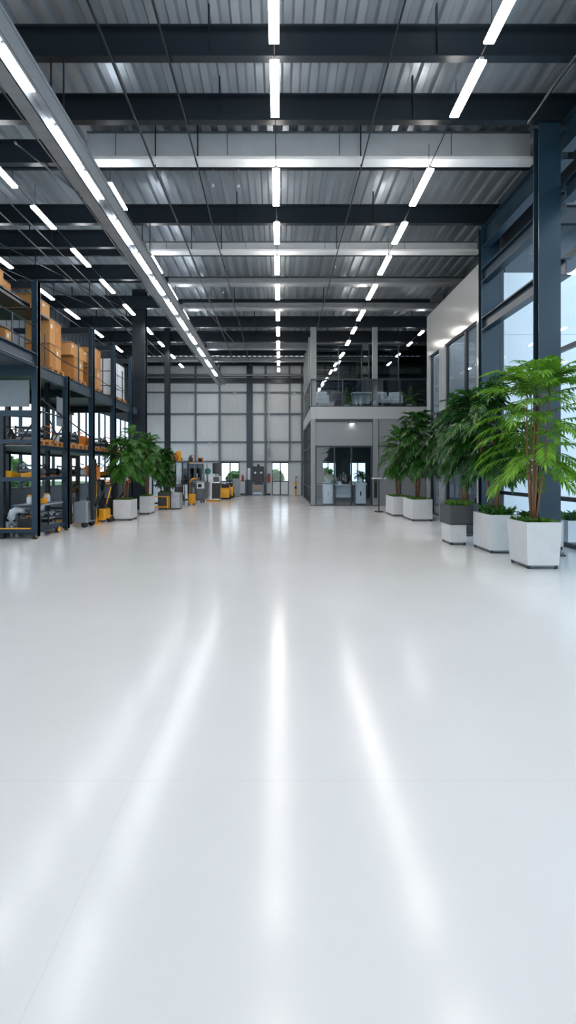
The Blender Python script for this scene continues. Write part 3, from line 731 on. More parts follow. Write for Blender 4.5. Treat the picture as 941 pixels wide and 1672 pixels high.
# guard rails on the upper deck
for z in (4.55, 4.95):
    MB().tube([(XF, 7.2, z), (XF, 10.8, z)], .016, 6).build('guard_rail', 'steel2', rk)
for y in (7.9, 9.0, 9.9):
    MB().tube([(XF, y, 4.3), (XF, y, 4.97)], .016, 6).build('guard_post', 'steel2', rk)
MB().tube([(XF+.02, 10.95, 4.62), (XF+.02, 12.0, 4.48), (XF+.02, 14.0, 4.45)], .014, 6).build('guard_rail', 'steel', rk)
for y in (11.3, 13.2, 15.0, 16.9):
    MB().tube([(XF, y, 4.07), (XF, y, 5.2 if y > 13 else 4.9)], .02, 6).build('guard_post', 'steel', rk)
MB().tube([(XF, 14.2, 4.5), (XF, 15.9, 4.4)], .012, 6).tube([(XF, 16.0, 4.6), (XF, 17.7, 4.5)], .012, 6).build('guard_rail', 'steel', rk)
# casters
for y in (10.86, 11.95, 12.45):
    c = MB().tube([(XF-.03, y, .085), (XF+.03, y, .085)], .085, 16).build('caster', 'rubber', rk, True)
    MB().tube([(XF+.03, y, .085), (XF+.045, y, .085)], .06, 14).build('caster_hub', 'yellow', c)
    MB().box(XF-.045, XF+.05, y-.02, y+.02, .12, .17).build('fork', 'yellow', c)
for x in (-6.7, -8.1):
    MB().tube([(x-.03, 10.9, .085), (x+.03, 10.9, .085)], .085, 14).build('caster', 'rubber', rk, True)
MB().box(XB_, XF-.08, 10.80, 10.84, .235, .26).build('edge_strip', 'yellow', rk)

# ------------------------------------------------------------------ goods
def carton(w, d, h, mat='card'):
    t = T('cardboard_box', '', 'box')
    MB().bbox(-w/2, w/2, -d/2, d/2, 0, h, .006).build('carton', mat, t)
    MB().box(-.03, .03, -d/2-.002, d/2+.002, h-.09, h+.002).build('tape', 'tape', t)
    MB().box(w/2, w/2+.002, -d/2+.05, -d/2+.13, h*.62, h*.78).build('paper_label', 'card2' if mat == 'card' else 'wrap', t)
    MB().box(-w/2-.003, w/2+.003, -d/2-.003, d/2+.003, h-.035, h-.022).build('strap', 'black', t)
    return t
def pallet(w, d):
    t = T('wooden_pallet', '', 'pallet')
    m = MB()
    for k in range(5):
        y = -d/2+(d-.1)*k/4; m.box(-w/2, w/2, y, y+.1, .12, .14)
    m.build('top_board', 'wood', t)
    for x in (-w/2, -.045, w/2-.09):
        b = MB()
        for y in (-d/2, -.05, d/2-.1): b.box(x, x+.09, y, y+.1, .02, .10)
        b.box(x, x+.09, -d/2, d/2, .10, .12).box(x, x+.09, -d/2, d/2, 0, .02).build('bearer', 'wood', t)
    return t
big = carton(.62, .30, .62, 'card'); big2 = carton(.62, .30, .62, 'card2')
med = carton(.42, .40, .36, 'card2'); sml = carton(.30, .34, .24, 'card')
pal = pallet(.75, .66)
Z0 = 4.07
stacks = [(11.97, 'first', 2, 5), (14.35, 'second', 2, 5)]
def stack(y0, nm, levels, zb, n=2, x=XF-.42, protos=(big, big2), mid=''):
    place(pal, (x, y0+.33, zb), 0, 'wooden pallet under the %s cardboard stack on the upper rack deck' % nm, 'pallets on the upper deck')
    for lv in range(levels):
        for k in range(n):
            for c, xx in enumerate((x,)):
                place(protos[(lv+k) % 2], (xx, y0+.16+.31*k, zb+.14+.625*lv), 0,
                      'large brown carton in the %s stack on the upper deck, %s layer, %s one' % (nm, ['bottom', 'top'][lv], ['near', 'far'][k]), 'brown cartons on the upper deck')
stack(11.75, 'nearest', 2, Z0); stack(14.5, 'third', 2, Z0)
stack(13.15, 'second', 1, Z0)
for k in range(3):
    place(med, (XF-.33, 13.2+.42*k, Z0+.77), 0, 'medium pale carton on top of the second stack, %s going back' % ORD[k], 'cartons on the upper deck')
for k in range(4):
    place(big2 if k % 2 else big, (-6.75, 11.7+.33*k, Z0), 0, 'large carton in the row behind the nearest stack, %s going back' % ORD[k], 'cartons on the upper deck')
for k in range(4):
    place(big if k % 2 else big2, (-6.75, 14.4+.33*k, Z0), 0, 'large carton in the row behind the third stack, %s going back' % ORD[k], 'cartons on the upper deck')
for k in range(4):
    place(med, (-6.0-.45*(k % 2), 11.16+.41*(k//2), 5.42), 0, 'pale carton on the small top shelf of the rack, %s of four' % ORD[k], 'cartons on the top shelf')
for k in range(7):
    place([sml, med][k % 2], (-5.98 if k < 5 else -6.4, 8.3+.42*(k % 5), 5.42), .1*(k % 3), 'small carton on the highest shelf at the left edge, %s one back' % ORD[k], 'cartons on the highest left shelf')
for k in range(4):
    place([big, big2][k % 2], (-6.15, 8.6+.5*k, Z0), 0, 'large carton on the deck at the left edge, %s one back' % ORD[k], 'cartons at the left edge')
# wrapped white loads
def wrapped():
    t = T('wrapped_load', '', 'wrapped load'); MB().bbox(-.3, .3, -.16, .16, 0, 1.25, .03).build('wrapped_block', 'wrap', t)
    for z in (.3, .8): MB().box(-.303, .303, -.163, .163, z, z+.025).build('strap', 'black', t)
    MB().box(-.3, .3, -.16, .16, -.0, .02).build('slip_sheet', 'card', t)
    return t
wr = wrapped()
for k in range(4):
    if k % 2 == 0: place(pal, (XF-.42, 16.35+.8*(k//2), Z0), 0, 'wooden pallet under the %s white wrapped loads' % ['nearer', 'farther'][k//2], 'pallets on the upper deck')
    place(wr, (XF-.42, 16.2+.34*(k % 2)+.8*(k//2), Z0+.14), 0, 'tall white wrapped load on the upper deck, %s going back' % ORD[k], 'white wrapped loads')

# workshop goods on the shelves
def p_motor():
    t = T('electric_motor', '', 'motor'); b = MB().tube([(-.14, 0, .12), (.12, 0, .12)], .10, 16).build('housing', 'black', t, True)
    f = MB()
    for k in range(6): f.tube([(-.11+.035*k, 0, .12), (-.10+.035*k, 0, .12)], .108, 16)
    f.build('cooling_fins', 'grey', t); MB().tube([(.12, 0, .12), (.2, 0, .12)], .02, 8).build('shaft', 'silver', t)
    MB().box(-.1, .1, -.09, .09, 0, .03).build('foot', 'orange', t); return t
def p_bin():
    t = T('parts_bin', '', 'bin'); m = MB()
    m.prism([(-.16, 0), (.14, 0), (.18, .10), (.15, .10), (.125, .015), (-.145, .015), (-.15, .15), (-.17, .15)], 'X', -.1, .1).build('tray', 'yellow', t)
    for a in (-.105, .095): MB().prism([(-.16, .0), (.14, 0), (.17, .08), (-.165, .14)], 'X', a, a+.01).build('side', 'yellow', t)
    MB().box(-.08, .08, -.1, .08, .02, .09).build('contents', 'black', t); return t
def p_pump():
    t = T('pump_unit', '', 'pump'); MB().box(-.2, .2, -.12, .12, 0, .04).build('base', 'yellow', t)
    MB().lathe(0, 0, [(.10, .04), (.12, .12), (.11, .26), (.06, .32), (.03, .40)], 14).build('body', 'black', t, True)
    MB().tube([(.1, 0, .2), (.2, 0, .24), (.2, 0, .36), (.05, 0, .40)], .018, 8).build('hose', 'orange', t, True); return t
def p_jar():
    t = T('storage_jar', '', 'jar'); MB().lathe(0, 0, [(.07, 0), (.08, .03), (.08, .16), (.055, .2)], 14).build('jar_body', 'wrap', t, True)
    MB().cyl(0, 0, .2, .23, .06, 14).build('lid', 'yellow', t); return t
def p_case():
    t = T('tool_case', '', 'case'); MB().bbox(-.22, .22, -.15, .15, 0, .2, .015).build('shell', 'black', t)
    MB().tube([(-.07, 0, .2), (-.07, 0, .25), (.07, 0, .25), (.07, 0, .2)], .012, 6).build('handle', 'orange', t)
    MB().box(.2, .225, -.05, .05, .1, .14).build('latch', 'yellow', t); return t
def p_coil():
    t = T('cable_reel', '', 'reel'); MB().tube([(-.10, 0, .16), (.10, 0, .16)], .10, 16).build('wound_cable', 'rubber', t, True)
    MB().tube([(-.12, 0, .16), (-.10, 0, .16)], .16, 18).build('flange', 'orange', t); MB().tube([(.10, 0, .16), (.12, 0, .16)], .16, 18).build('flange', 'orange', t); return t
def p_crate():
    t = T('metal_crate', '', 'crate'); m = MB()
    for z in (0, .13, .26): m.box(-.25, .25, -.18, -.165, z, z+.05).box(-.25, .25, .165, .18, z, z+.05).box(-.25, -.235, -.18, .18, z, z+.05).box(.235, .25, -.18, .18, z, z+.05)
    m.build('side_slat', 'grey', t)
    MB().box(-.24, .24, -.17, .17, 0, .015).build('bottom', 'grey', t)
    for x in (-.24, .24):
        for y in (-.17, .17): MB().box(x-.015, x+.015, y-.015, y+.015, 0, .33).build('corner_post', 'steel', t)
    MB().box(-.2, .2, -.14, .14, .02, .2).build('contents', 'black', t); return t
def p_duct():
    t = T('white_duct_elbow', '', 'duct elbow')
    MB().tube([(0, 0, .0), (0, 0, .2), (.05, 0, .35), (.18, 0, .42), (.32, 0, .42)], .09, 14).build('duct', 'wrap', t, True)
    MB().cyl(0, 0, 0, .03, .12, 14).build('collar', 'silver', t); return t
GOODS = [(p_motor(), 'black motor on an orange foot'), (p_bin(), 'yellow parts bin'), (p_pump(), 'black pump with an orange hose'), (p_jar(), 'pale jar with a yellow lid'),
         (p_case(), 'black tool case with an orange handle'), (p_coil(), 'cable reel with orange flanges'), (p_crate(), 'slatted grey metal crate'), (p_duct(), 'pale duct elbow')]
W_ = [.44, .24, .44, .20, .48, .30, .54, .5]
lvname = {.24: 'bottom rack shelf', .78: 'half shelf', 1.44: 'middle rack shelf', 2.2: 'third rack shelf'}
rr = random.Random(3)
cnt = {}
def goods(idx, x, y, z, rz, where):
    g, d = GOODS[idx]; k = (idx, where); cnt[k] = cnt.get(k, 0)+1
    place(g, (x, y, z), rz, '%s%s, %s' % ('' if cnt[k] == 1 and False else ORD[cnt[k]-1]+' nearest ', d, where), 'goods, '+where)
for z in (.24, 1.44, 2.2):
    y = 11.15; seq = {.24: [4, 6, 2, 0, 6, 1, 4, 2, 6, 0, 5, 4], 1.44: [1, 0, 3, 5, 2, 1, 3, 6, 1, 5, 0, 3], 2.2: [6, 2, 3, 6, 2, 5, 3, 6, 2, 4]}[z]
    for i, s in enumerate(seq):
        step = max(.38, W_[s])
        if y > 17.6 or (z == .24 and y > 12.0): break
        if z == 1.44 and 12.0 < y < 14.2: y = 14.25
        if any(abs(y-py) < .1 for py in PY): y += .12
        goods(s, XF-.36, y+.12, z+(.14 if z == 2.2 else 0), PI/2 if s in (0, 1, 5) else 0, lvname[z]+', aisle side')
        y += step+.12
    x = -6.25; seq2 = {.24: [7, 2, 6, 4], 1.44: [1, 3, 5, 2], 2.2: [2, 6, 0, 3]}[z]
    for s in seq2:
        x -= .12; goods(s, x-.1, 11.25, z, 0, lvname[z]+', near end'); x -= .36
    y = 12.2
    for s in (6, 2, 5, 0, 6, 2):
        if z == 2.2 or (z == 1.44 and (y < 12.2 or y > 14.3)): goods(s, -7.1, y, z, 0, lvname[z]+', middle')
        y += .85
for i, y in enumerate((11.35, 12.05, 12.85, 13.6, 14.5, 15.3, 16.3, 17.1)):
    place(pal, (XF-.42, y, 2.2), 0, '%s nearest wooden pallet on the third rack shelf' % ORD[i], 'pallets on the third rack shelf')
S2 = T('half_shelf', 'short dark shelf with a pale edge between the lower rack posts', 'shelf', (-5.95, 11.6, .74))
MB().box(-6.3, XF-.03, 10.95, 12.3, .745, .775).build('board', 'steel2', S2)
MB().box(XF-.03, XF-.025, 10.95, 12.3, .74, .78).build('edge_strip', 'galv', S2)
MB().tube([(-6.1, 11.0, .745), (-6.1, 11.0, .72), (-6.1, 12.25, .72), (-6.1, 12.25, .745)], .008, 5).build('bracket', 'steel', S2)
y = 11.15
for s in (3, 1, 3):
    goods(s, -5.95, y, .78, PI/2 if s in (0, 1, 5) else 0, 'half shelf'); y += .40

# ------------------------------------------------------------------ handling machines
def stacker(x, y, rz, label, body='grey', scale=1.0, mast=2.02):
    t = T('pallet_stacker', label, 'stacker', (0, 0, 0))
    MB().bbox(-.30, .30, .08, .50, .14, .72, .04).build('body', body, t); MB().box(-.09, .09, .5, .6, .2, mast-.1).build('lift_column', 'black', t)
    MB().box(-.3, -.22, -.06, .04, .1, mast).box(.22, .30, -.06, .04, .1, mast).box(-.3, .3, -.05, .03, mast-.08, mast).box(-.3, .3, -.05, .03, 1.1, 1.16).build('mast', 'black', t)
    for sx in (-.2, .2):
        MB().box(sx-.07, sx+.07, -1.05, -.06, .12, .17).build('fork', 'yellow', t)
        MB().tube([(sx-.03, -.95, .06), (sx+.03, -.95, .06)], .06, 12).build('wheel', 'rubber', t, True)
    for sx in (-.24, .24):
        MB().tube([(sx-.04, .4, .09), (sx+.04, .4, .09)], .09, 14).build('wheel', 'rubber', t, True)
    MB().box(-.2, .2, .60, .61, .5, .8).build('cover_panel', 'black', t)
    h = MB().tube([(0, .56, .5), (0, .85, 1.05), (0, .95, 1.2)], .025, 8).build('tiller', 'black', t, True)
    MB().tube([(-.14, .97, 1.22), (-.14, .93, 1.32), (.14, .93, 1.32), (.14, .97, 1.22), (-.14, .97, 1.22)], .018, 6).build('grip', 'orange', h, True)
    MB().box(-.22, .22, .0, .02, .95, 1.3).build('mast_guard', 'tglass', t)
    t.location = (x, y, 0); t.rotation_euler = (0, 0, rz); return t
def jack(x, y, rz, label):
    t = T('pallet_jack', label, 'pallet jack', (0, 0, 0))
    for sx in (-.2, .2):
        MB().prism([(sx-.08, .06), (sx+.08, .06), (sx+.06, .13), (sx-.06, .13)], 'Y', -1.1, 0).build('fork', 'yellow', t)
        MB().tube([(sx-.04, -.95, .045), (sx+.04, -.95, .045)], .045, 12).build('roller', 'rubber', t, True)
    MB().bbox(-.26, .26, 0, .2, .08, .42, .03).build('body', 'yellow', t)
    MB().cyl(0, .12, .42, .56, .06, 12).build('pump', 'black', t)
    for sx in (-.07, .07): MB().tube([(sx-.025, .28, .09), (sx+.025, .28, .09)], .09, 16).build('wheel', 'rubber', t, True)
    MB().box(-.1, .1, .18, .3, .12, .2).build('wheel_bracket', 'yellow', t)
    h = MB().tube([(0, .14, .5), (0, .3, 1.1)], .022, 8).build('handle', 'yellow', t, True)
    MB().tube([(0, .3, 1.1), (-.13, .31, 1.16), (-.13, .33, 1.3), (.13, .33, 1.3), (.13, .31, 1.16), (0, .3, 1.1)], .018, 6).build('grip', 'black', h, True)
    t.location = (x, y, 0); t.rotation_euler = (0, 0, rz); return t
stacker(-5.82, 13.25, -PI/2, 'grey pallet stacker with a black mast parked at the second rack bay')
stacker(-5.85, 15.25, -PI/2, 'black and yellow pallet stacker in the third rack bay', 'black', mast=1.3)
jack(-5.52, 14.5, -PI/2, 'yellow pallet jack in front of the rack beside the first planter')
# control column, yellow
t = T('yellow_lift_post', 'slim yellow lifting post standing beside the third rack post', 'post', (-5.45, 13.85, 0))
MB().box(-5.58, -5.32, 13.75, 13.95, 0, .05).build('base', 'yellow', t); MB().box(-5.49, -5.41, 13.82, 13.88, .05, 1.75).build('upright', 'yellow', t)
MB().box(-5.56, -5.34, 13.77, 13.93, 1.35, 1.7).build('head', 'orange', t); MB().tube([(-5.4, 13.8, 1.4), (-5.3, 13.75, 1.0), (-5.42, 13.8, .7)], .02, 6).build('hose', 'black', t)

# equipment rack and machines farther down the left
er = T('equipment_rack', 'open black equipment rack with tubes and goods beyond the left planters', 'rack', (-4.9, 21.1, 0))
for x in (-5.4, -4.42):
    for y in (19.95, 21.4, 22.9):
        MB().box(x-.03, x+.03, y-.03, y+.03, 0, 2.0).build('post', 'frame', er)
for z in (.18, .95, 1.98): MB().box(-5.42, -4.4, 19.93, 22.95, z-.025, z+.025).build('shelf_deck', 'frame', er)
for k in range(7): MB().tube([(-4.46, 20.1+.18*k, .98), (-4.46, 20.1+.18*k, 1.95)], .018, 6).build('tube', 'silver', er)
MB().box(-4.45, -4.41, 20.0, 21.3, .2, .9).build('front_panel', 'black', er); MB().box(-4.40, -4.38, 20.2, 20.9, .25, .4).build('hazard_plate', 'yellow', er)
MB().box(-4.46, -4.44, 21.5, 22.8, 1.0, 1.95).build('glass_front', 'tglass', er)
tops = [(1, 20.05, 'yellow'), (4, 20.4, ''), (5, 20.85, ''), (2, 21.3, ''), (0, 22.3, ''), (3, 22.6, '')]
for s, y, _ in tops: goods(s, -4.72, y, 2.005, PI/2 if s in (0, 1, 5) else 0, 'top of the black equipment rack')
t0 = T('display_board', 'upright yellow panel standing on the equipment rack', 'board', (-4.92, 22.1, 2.005)); MB().box(-4.85, -4.6, 21.95, 22.0, 2.005, 2.5).build('sheet', 'yellow', t0)
MB().box(-4.88, -4.57, 21.9, 22.05, 2.005, 2.03).build('stand', 'black', t0)
c0 = carton(.4, .35, .42, 'card'); place(c0, (-5.1, 20.9, 2.005), .1, 'brown carton on top of the black equipment rack', 'goods on the equipment rack')
for s, y in ((0, 20.3), (2, 20.9), (4, 21.5), (5, 22.1), (6, 22.6)): goods(s, -4.8, y, .975, 0, 'waist-high shelf of the black equipment rack')
for s, y in ((6, 21.6), (4, 22.2), (2, 22.65)): goods(s, -4.75, y, .205, 0, 'bottom shelf of the black equipment rack')
# small cabinets in front of the tree
t = T('steel_cabinet', 'small pale steel cabinet beside the dark tree on the left', 'cabinet', (-4.2, 19.35, 0))
MB().bbox(-4.42, -4.05, 19.1, 19.6, .05, .68, .012).build('body', 'galv', t); MB().box(-4.04, -4.03, 19.15, 19.55, .1, .62).build('door', 'galv', t)
MB().box(-4.40, -4.07, 19.13, 19.57, 0, .05).build('plinth', 'black', t)
t = T('yellow_trolley', 'low trolley of yellow bars in front of the dark tree planter', 'trolley', (-4.8, 18.9, 0))
m = MB()
for x in (-5.1, -4.48):
    for y in (18.75, 19.05): m.box(x-.02, x+.02, y-.02, y+.02, .06, .55)
m.build('upright', 'yellow', t); MB().box(-5.12, -4.46, 18.73, 19.07, .10, .14).box(-5.12, -4.46, 18.73, 18.76, .53, .56).build('deck', 'yellow', t)
for x in (-5.05, -4.53): MB().tube([(x-.02, 18.8, .05), (x+.02, 18.8, .05)], .05, 10).build('caster', 'rubber', t)
# stainless tank
t = T('mixing_tank', 'round grey steel tank with a control box beyond the equipment rack', 'tank', (-3.95, 23.0, 0))
MB().lathe(-3.98, 23.0, [(.30, .12), (.42, .22), (.44, .9), (.44, 1.0), (.36, 1.08)], 24).build('vessel', 'galvd', t, True)
for a in range(4): MB().cyl(-3.98+.3*math.cos(a*PI/2+.7), 23.0+.3*math.sin(a*PI/2+.7), 0, .2, .03, 8).build('leg', 'black', t)
MB().box(-3.95, -3.6, 22.5, 22.62, .72, 1.0).build('control_box', 'white', t); MB().box(-3.9, -3.72, 22.49, 22.5, .78, .94).build('screen', 'screen', t)
for k in range(6): MB().tube([(-4.2+.08*k, 23.0, 1.05), (-4.2+.09*k, 23.0, 1.25+.1*(k % 3))], .03, 8).build('valve', ['orange', 'black', 'silver'][k % 3], t)
t = T('glass_case', 'framed glass case standing behind the round tank', 'case', (-4.3, 23.9, 0))
m = MB()
for x in (-4.75, -3.75):
    for y in (23.5, 24.4): m.box(x-.025, x+.025, y-.025, y+.025, 0, 1.95)
m.box(-4.78, -3.72, 23.48, 24.42, 1.93, 1.98).box(-4.78, -3.72, 23.48, 24.42, .9, .95).build('case_frame', 'galv', t)
MB().box(-4.73, -3.77, 23.49, 23.50, .95, 1.93).build('glass_front', 'tglass', t); MB().box(-4.5, -4.0, 23.7, 24.2, .95, 1.7).build('machine_core', 'black', t)
goods(2, -4.5, 23.8, 1.98, 0, 'top of the glass case'); goods(5, -4.0, 23.9, 1.98, 0, 'top of the glass case')
# yellow valve stand
t = T('valve_stand', 'yellow valve stand in front of the round tank', 'machine', (-4.0, 21.5, 0))
MB().bbox(-4.15, -3.85, 21.35, 21.65, .08, .52, .04).build('body', 'yellow', t)
MB().tube([(-4.1, 21.5, .5), (-4.1, 21.5, 1.05), (-4.0, 21.5, 1.2), (-3.82, 21.5, 1.22)], .035, 8).build('pipe', 'yellow', t, True)
MB().tube([(-3.95, 21.5, .5), (-3.95, 21.5, .8)], .05, 8).build('neck', 'grey', t); 
for x in (-4.1, -3.9): MB().tube([(x-.02, 21.4, .05), (x+.02, 21.4, .05)], .05, 10).build('wheel', 'rubber', t)
# stainless console with screen
t = T('machine_console', 'stainless machine console with a dark screen near the far end', 'machine', (-3.35, 24.0, 0))
MB().bbox(-3.75, -3.0, 23.75, 24.4, .1, 1.0, .02).build('cabinet', 'silver', t); MB().bbox(-3.4, -3.0, 23.72, 23.9, .15, .95, .01).build('door', 'black', t)
MB().prism([(23.9, 1.0), (24.35, 1.0), (24.35, 1.3), (24.0, 1.3)], 'X', -3.6, -3.0).build('head', 'white', t); MB().box(-3.35, -3.05, 23.88, 23.93, 1.03, 1.27).build('screen', 'screen', t)
MB().box(-3.7, -3.05, 23.8, 24.3, 0, .1).build('plinth', 'yellow', t)
t = T('black_monitor', 'tall black monitor standing on the stainless console', 'monitor', (-3.35, 24.15, 1.3))
MB().bbox(-3.42, -3.08, 24.1, 24.2, 1.42, 1.98, .015).build('display', 'black', t); MB().tube([(-3.25, 24.15, 1.3), (-3.25, 24.15, 1.45)], .03, 8).build('stand', 'grey', t)
MB().box(-3.40, -3.1, 24.09, 24.1, 1.45, 1.94).build('screen', 'screen', t)
t = T('round_gauge_head', 'dark round gauge head on a stem beside the black monitor', 'gauge', (-3.62, 24.15, 1.0))
MB().tube([(-3.66, 24.1, 1.0), (-3.66, 24.1, 1.35)], .02, 8).build('stem', 'silver', t); MB().tube([(-3.66, 24.02, 1.55), (-3.66, 24.16, 1.55)], .17, 20).build('dial', 'blueg', t)
# floor cleaner, yellow
def cleaner(x, y, label, s=1):
    t = T('floor_scrubber', label, 'machine', (0, 0, 0))
    MB().prism([(-.4, .1), (.4, .1), (.4, .45), (.2, .75), (-.3, .6), (-.4, .4)], 'X', -.25, .25).build('body', 'yellow', t)
    MB().tube([(-.28, -.2, .13), (.28, -.2, .13)], .13, 16).build('wheel', 'rubber', t, True); MB().tube([(-.28, .28, .13), (.28, .28, .13)], .13, 16).build('wheel', 'rubber', t, True)
    MB().tube([(-.18, .3, .7), (-.18, .5, 1.0), (.18, .5, 1.0), (.18, .3, .7)], .022, 6).build('handle', 'black', t, True)
    MB().bbox(-.2, .2, -.2, .15, .6, .85, .03).build('tank', 'black', t)
    t.location = (x, y, 0); t.scale = (s, s, s); return t
cleaner(-2.95, 25.9, 'yellow and black floor scrubber nearer the stainless console')
cleaner(-2.9, 27.4, 'yellow and black floor scrubber closest to the far wall')
t = T('leaning_board', 'dark panel leaning by the far door beside the yellow scrubbers', 'panel', (-2.6, 28.6, 0))
MB().prism([(28.5, 0), (28.56, 0), (28.86, 1.1), (28.80, 1.1)], 'X', -2.85, -2.4).build('sheet', 'grey', t); MB().box(-2.85, -2.4, 28.48, 28.62, 0, .03).build('foot', 'black', t)

# items at the far wall
t = T('control_cabinet', 'black machine with two pale round lamps against the far wall between the doors', 'machine', (-1.25, 29.5, 0))
MB().bbox(-1.62, -.95, 29.3, 29.8, .85, 1.85, .03).build('upper_body', 'black', t); MB().bbox(-1.66, -.9, 29.15, 29.8, .0, .72, .03).build('lower_body', 'grey', t)
MB().box(-1.5, -1.05, 29.4, 29.75, .72, .85).build('neck', 'black', t)
for x in (-1.47, -1.1): MB().tube([(x, 29.29, 1.45), (x, 29.31, 1.45)], .07, 12).build('lamp_lens', 'wrap', t)
MB().box(-1.58, -1.25, 29.14, 29.16, .42, .58).build('name_plate', 'card2', t); MB().box(-1.6, -1.05, 29.14, 29.16, .12, .22).build('vent', 'wrap', t)
MB().tube([(-1.28, 29.5, 1.85), (-1.28, 29.5, 1.98)], .08, 10).build('cap', 'black', t)
t = T('fire_extinguisher', 'red fire extinguisher hung on the far wall left of the glass door', 'fire extinguisher', (-.62, 29.75, .85))
MB().lathe(-.62, 29.75, [(.08, .85), (.085, .9), (.085, 1.22), (.04, 1.3)], 14).build('cylinder', 'red', t, True); MB().cyl(-.62, 29.75, 1.3, 1.37, .03, 8).build('valve', 'black', t)
MB().box(-.72, -.52, 29.84, 29.88, .8, 1.4).build('bracket', 'grey', t)
t = T('extinguisher_stand', 'dark stand with a red extinguisher beside the left far door', 'stand', (-2.1, 29.5, 0))
MB().box(-2.1, -1.98, 29.3, 29.6, 0, 1.0).build('panel', 'frame', t); MB().lathe(-2.28, 29.5, [(.07, .95), (.08, 1.0), (.08, 1.25), (.03, 1.32)], 12).build('extinguisher', 'red', t, True)
MB().box(-2.4, -1.98, 29.4, 29.55, .9, .95).build('arm', 'frame', t)
t = T('wall_switchboard', 'slim pale switchboard on the thick far wall post', 'switchboard', (-1.9, 29.75, 1.0))
MB().bbox(-1.98, -1.80, 29.72, 29.84, 1.0, 1.75, .01).build('box', 'white', t); MB().box(-1.95, -1.83, 29.71, 29.72, 1.1, 1.6).build('door', 'wrap', t)
t = T('yellow_bollard', 'yellow post with a small green top right of the far glass door', 'post', (1.08, 29.2, 0))
MB().cyl(1.08, 29.2, 0, .9, .06, 12).build('post', 'yellow', t); MB().box(.9, 1.26, 29.17, 29.23, .78, .83).build('crossbar', 'yellow', t)
MB().cyl(1.08, 29.2, .45, .6, .065, 12).build('band', 'black', t); MB().tube([(1.08, 29.2, .9), (1.08, 29.2, 1.15), (1.2, 29.2, 1.2)], .03, 8).build('head', 'leafM', t)
# wall-mounted motion lamps on the girts
for i, (x, z) in enumerate(((-2.8, 6.495), (-4.4, 3.305), (1.0, 6.495))):
    t = T('girt_fitting', 'small white fitting on the far wall frame, %s of three' % ORD[i], 'fitting', (x, 29.82, z)); MB().bbox(x-.12, x+.12, 29.76, 29.87, z, z+.07, .01).build('housing', 'white', t)
    MB().tube([(x, 29.8, z-.05), (x, 29.8, z)], .04, 10).build('sensor', 'wrap', t)

# ------------------------------------------------------------------ office contents and balcony
gr = T('glass_railing', 'grey glass balustrade along the front of the office balcony', 'railing', (4, YO+.06, 4.47))
XE = 6.7
for a, b in ((1.75, 2.9), (2.9, 4.25), (4.25, 5.5), (5.5, 6.7)):
    MB().box(a+.02, b-.02, YO+.05, YO+.062, 4.5, 5.68).build('glass_panel', 'railglass', gr)
for x in (1.5, 2.9, 4.25, 5.5, 6.7): MB().box(x-.02, x+.02, YO+.03, YO+.08, 4.47, 5.72).build('post', 'frame', gr)
MB().box(1.46, XE, YO+.02, YO+.09, 5.68, 5.74).build('top_rail', 'frame', gr); MB().box(1.46, XE, YO+.03, YO+.08, 4.47, 4.52).build('bottom_rail', 'frame', gr)
g2 = T('side_railing', 'grey glass balustrade along the aisle side of the office balcony', 'railing', (1.5, 24, 4.47))
for a, b in ((21.2, 22.7), (22.7, 24.2), (24.2, 25.7), (25.7, 27.1)):
    MB().box(1.49, 1.502, a+.03, b-.03, 4.5, 5.68).build('glass_panel', 'railglass', g2); MB().box(1.47, 1.53, b-.02, b+.02, 4.47, 5.72).build('post', 'frame', g2)
MB().box(1.46, 1.54, 21.1, 27.1, 5.68, 5.74).build('top_rail', 'frame', g2)
def desk(x, y, z, w, label, top='white', d=.7, h=.74):
    t = T('desk', label, 'desk', (x, y, z))
    MB().box(x-w/2, x+w/2, y-d/2, y+d/2, z+h-.04, z+h).build('desk_top', top, t)
    for sx in (x-w/2+.04, x+w/2-.04):
        for sy in (y-d/2+.04, y+d/2-.04): MB().box(sx-.02, sx+.02, sy-.02, sy+.02, z, z+h-.04).build('leg', 'frame', t)
    MB().box(x-w/2+.06, x+w/2-.06, y+d/2-.05, y+d/2-.03, z+.3, z+h-.04).build('modesty_panel', top, t)
def chair(x, y, z, rz, label, mat='white'):
    t = T('armchair', label, 'chair', (0, 0, 0))
    MB().bbox(-.3, .3, -.28, .28, .25, .45, .04).build('seat', mat, t); MB().bbox(-.3, .3, .2, .32, .3, .85, .04).build('backrest', mat, t)
    MB().bbox(-.34, -.26, -.28, .28, .25, .62, .02).build('armrest', mat, t); MB().bbox(.26, .34, -.28, .28, .25, .62, .02).build('armrest', mat, t)
    for a in (-.25, .25):
        for b in (-.23, .25): MB().box(a-.02, a+.02, b-.02, b+.02, 0, .25).build('leg', 'frame', t)
    t.location = (x, y, z); t.rotation_euler = (0, 0, rz)
chair(2.0, 21.75, 4.47, 0, 'white armchair at the left end of the office balcony'); chair(2.75, 21.8, 4.47, 0, 'dark armchair on the office balcony', 'char')
desk(3.9, 21.8, 4.47, 1.0, 'white table in the middle of the office balcony'); chair(4.9, 21.8, 4.47, .2, 'white armchair right of the middle post on the balcony')
chair(5.5, 21.9, 4.47, -.2, 'white armchair near the right end of the balcony')
def balcony_plant(x, y, z, label, seed, h=.9, spread=.45, mat='leafL'):
    rnd = random.Random(seed); t = T('potted_plant', label, 'potted plant', (x, y, z), 'balcony plants')
    MB().lathe(x, y, [(.12, z), (.17, z+.3), (.15, z+.3)], 14).build('pot', 'concrete', t, True)
    l, s = MB(), MB()
    for k in range(16):
        an = k*2.4; el = .5+.9*k/16; d = Vector((math.cos(an)*math.cos(el), math.sin(an)*math.cos(el), math.sin(el)))
        frond(l, s, (x, y, z+.28), d, h*rnd.uniform(.7, 1), 1.1, 8, .18, .05, rnd, .2)
    s.build('leaf_stalk', 'stem', t); l.build('foliage', mat, t)
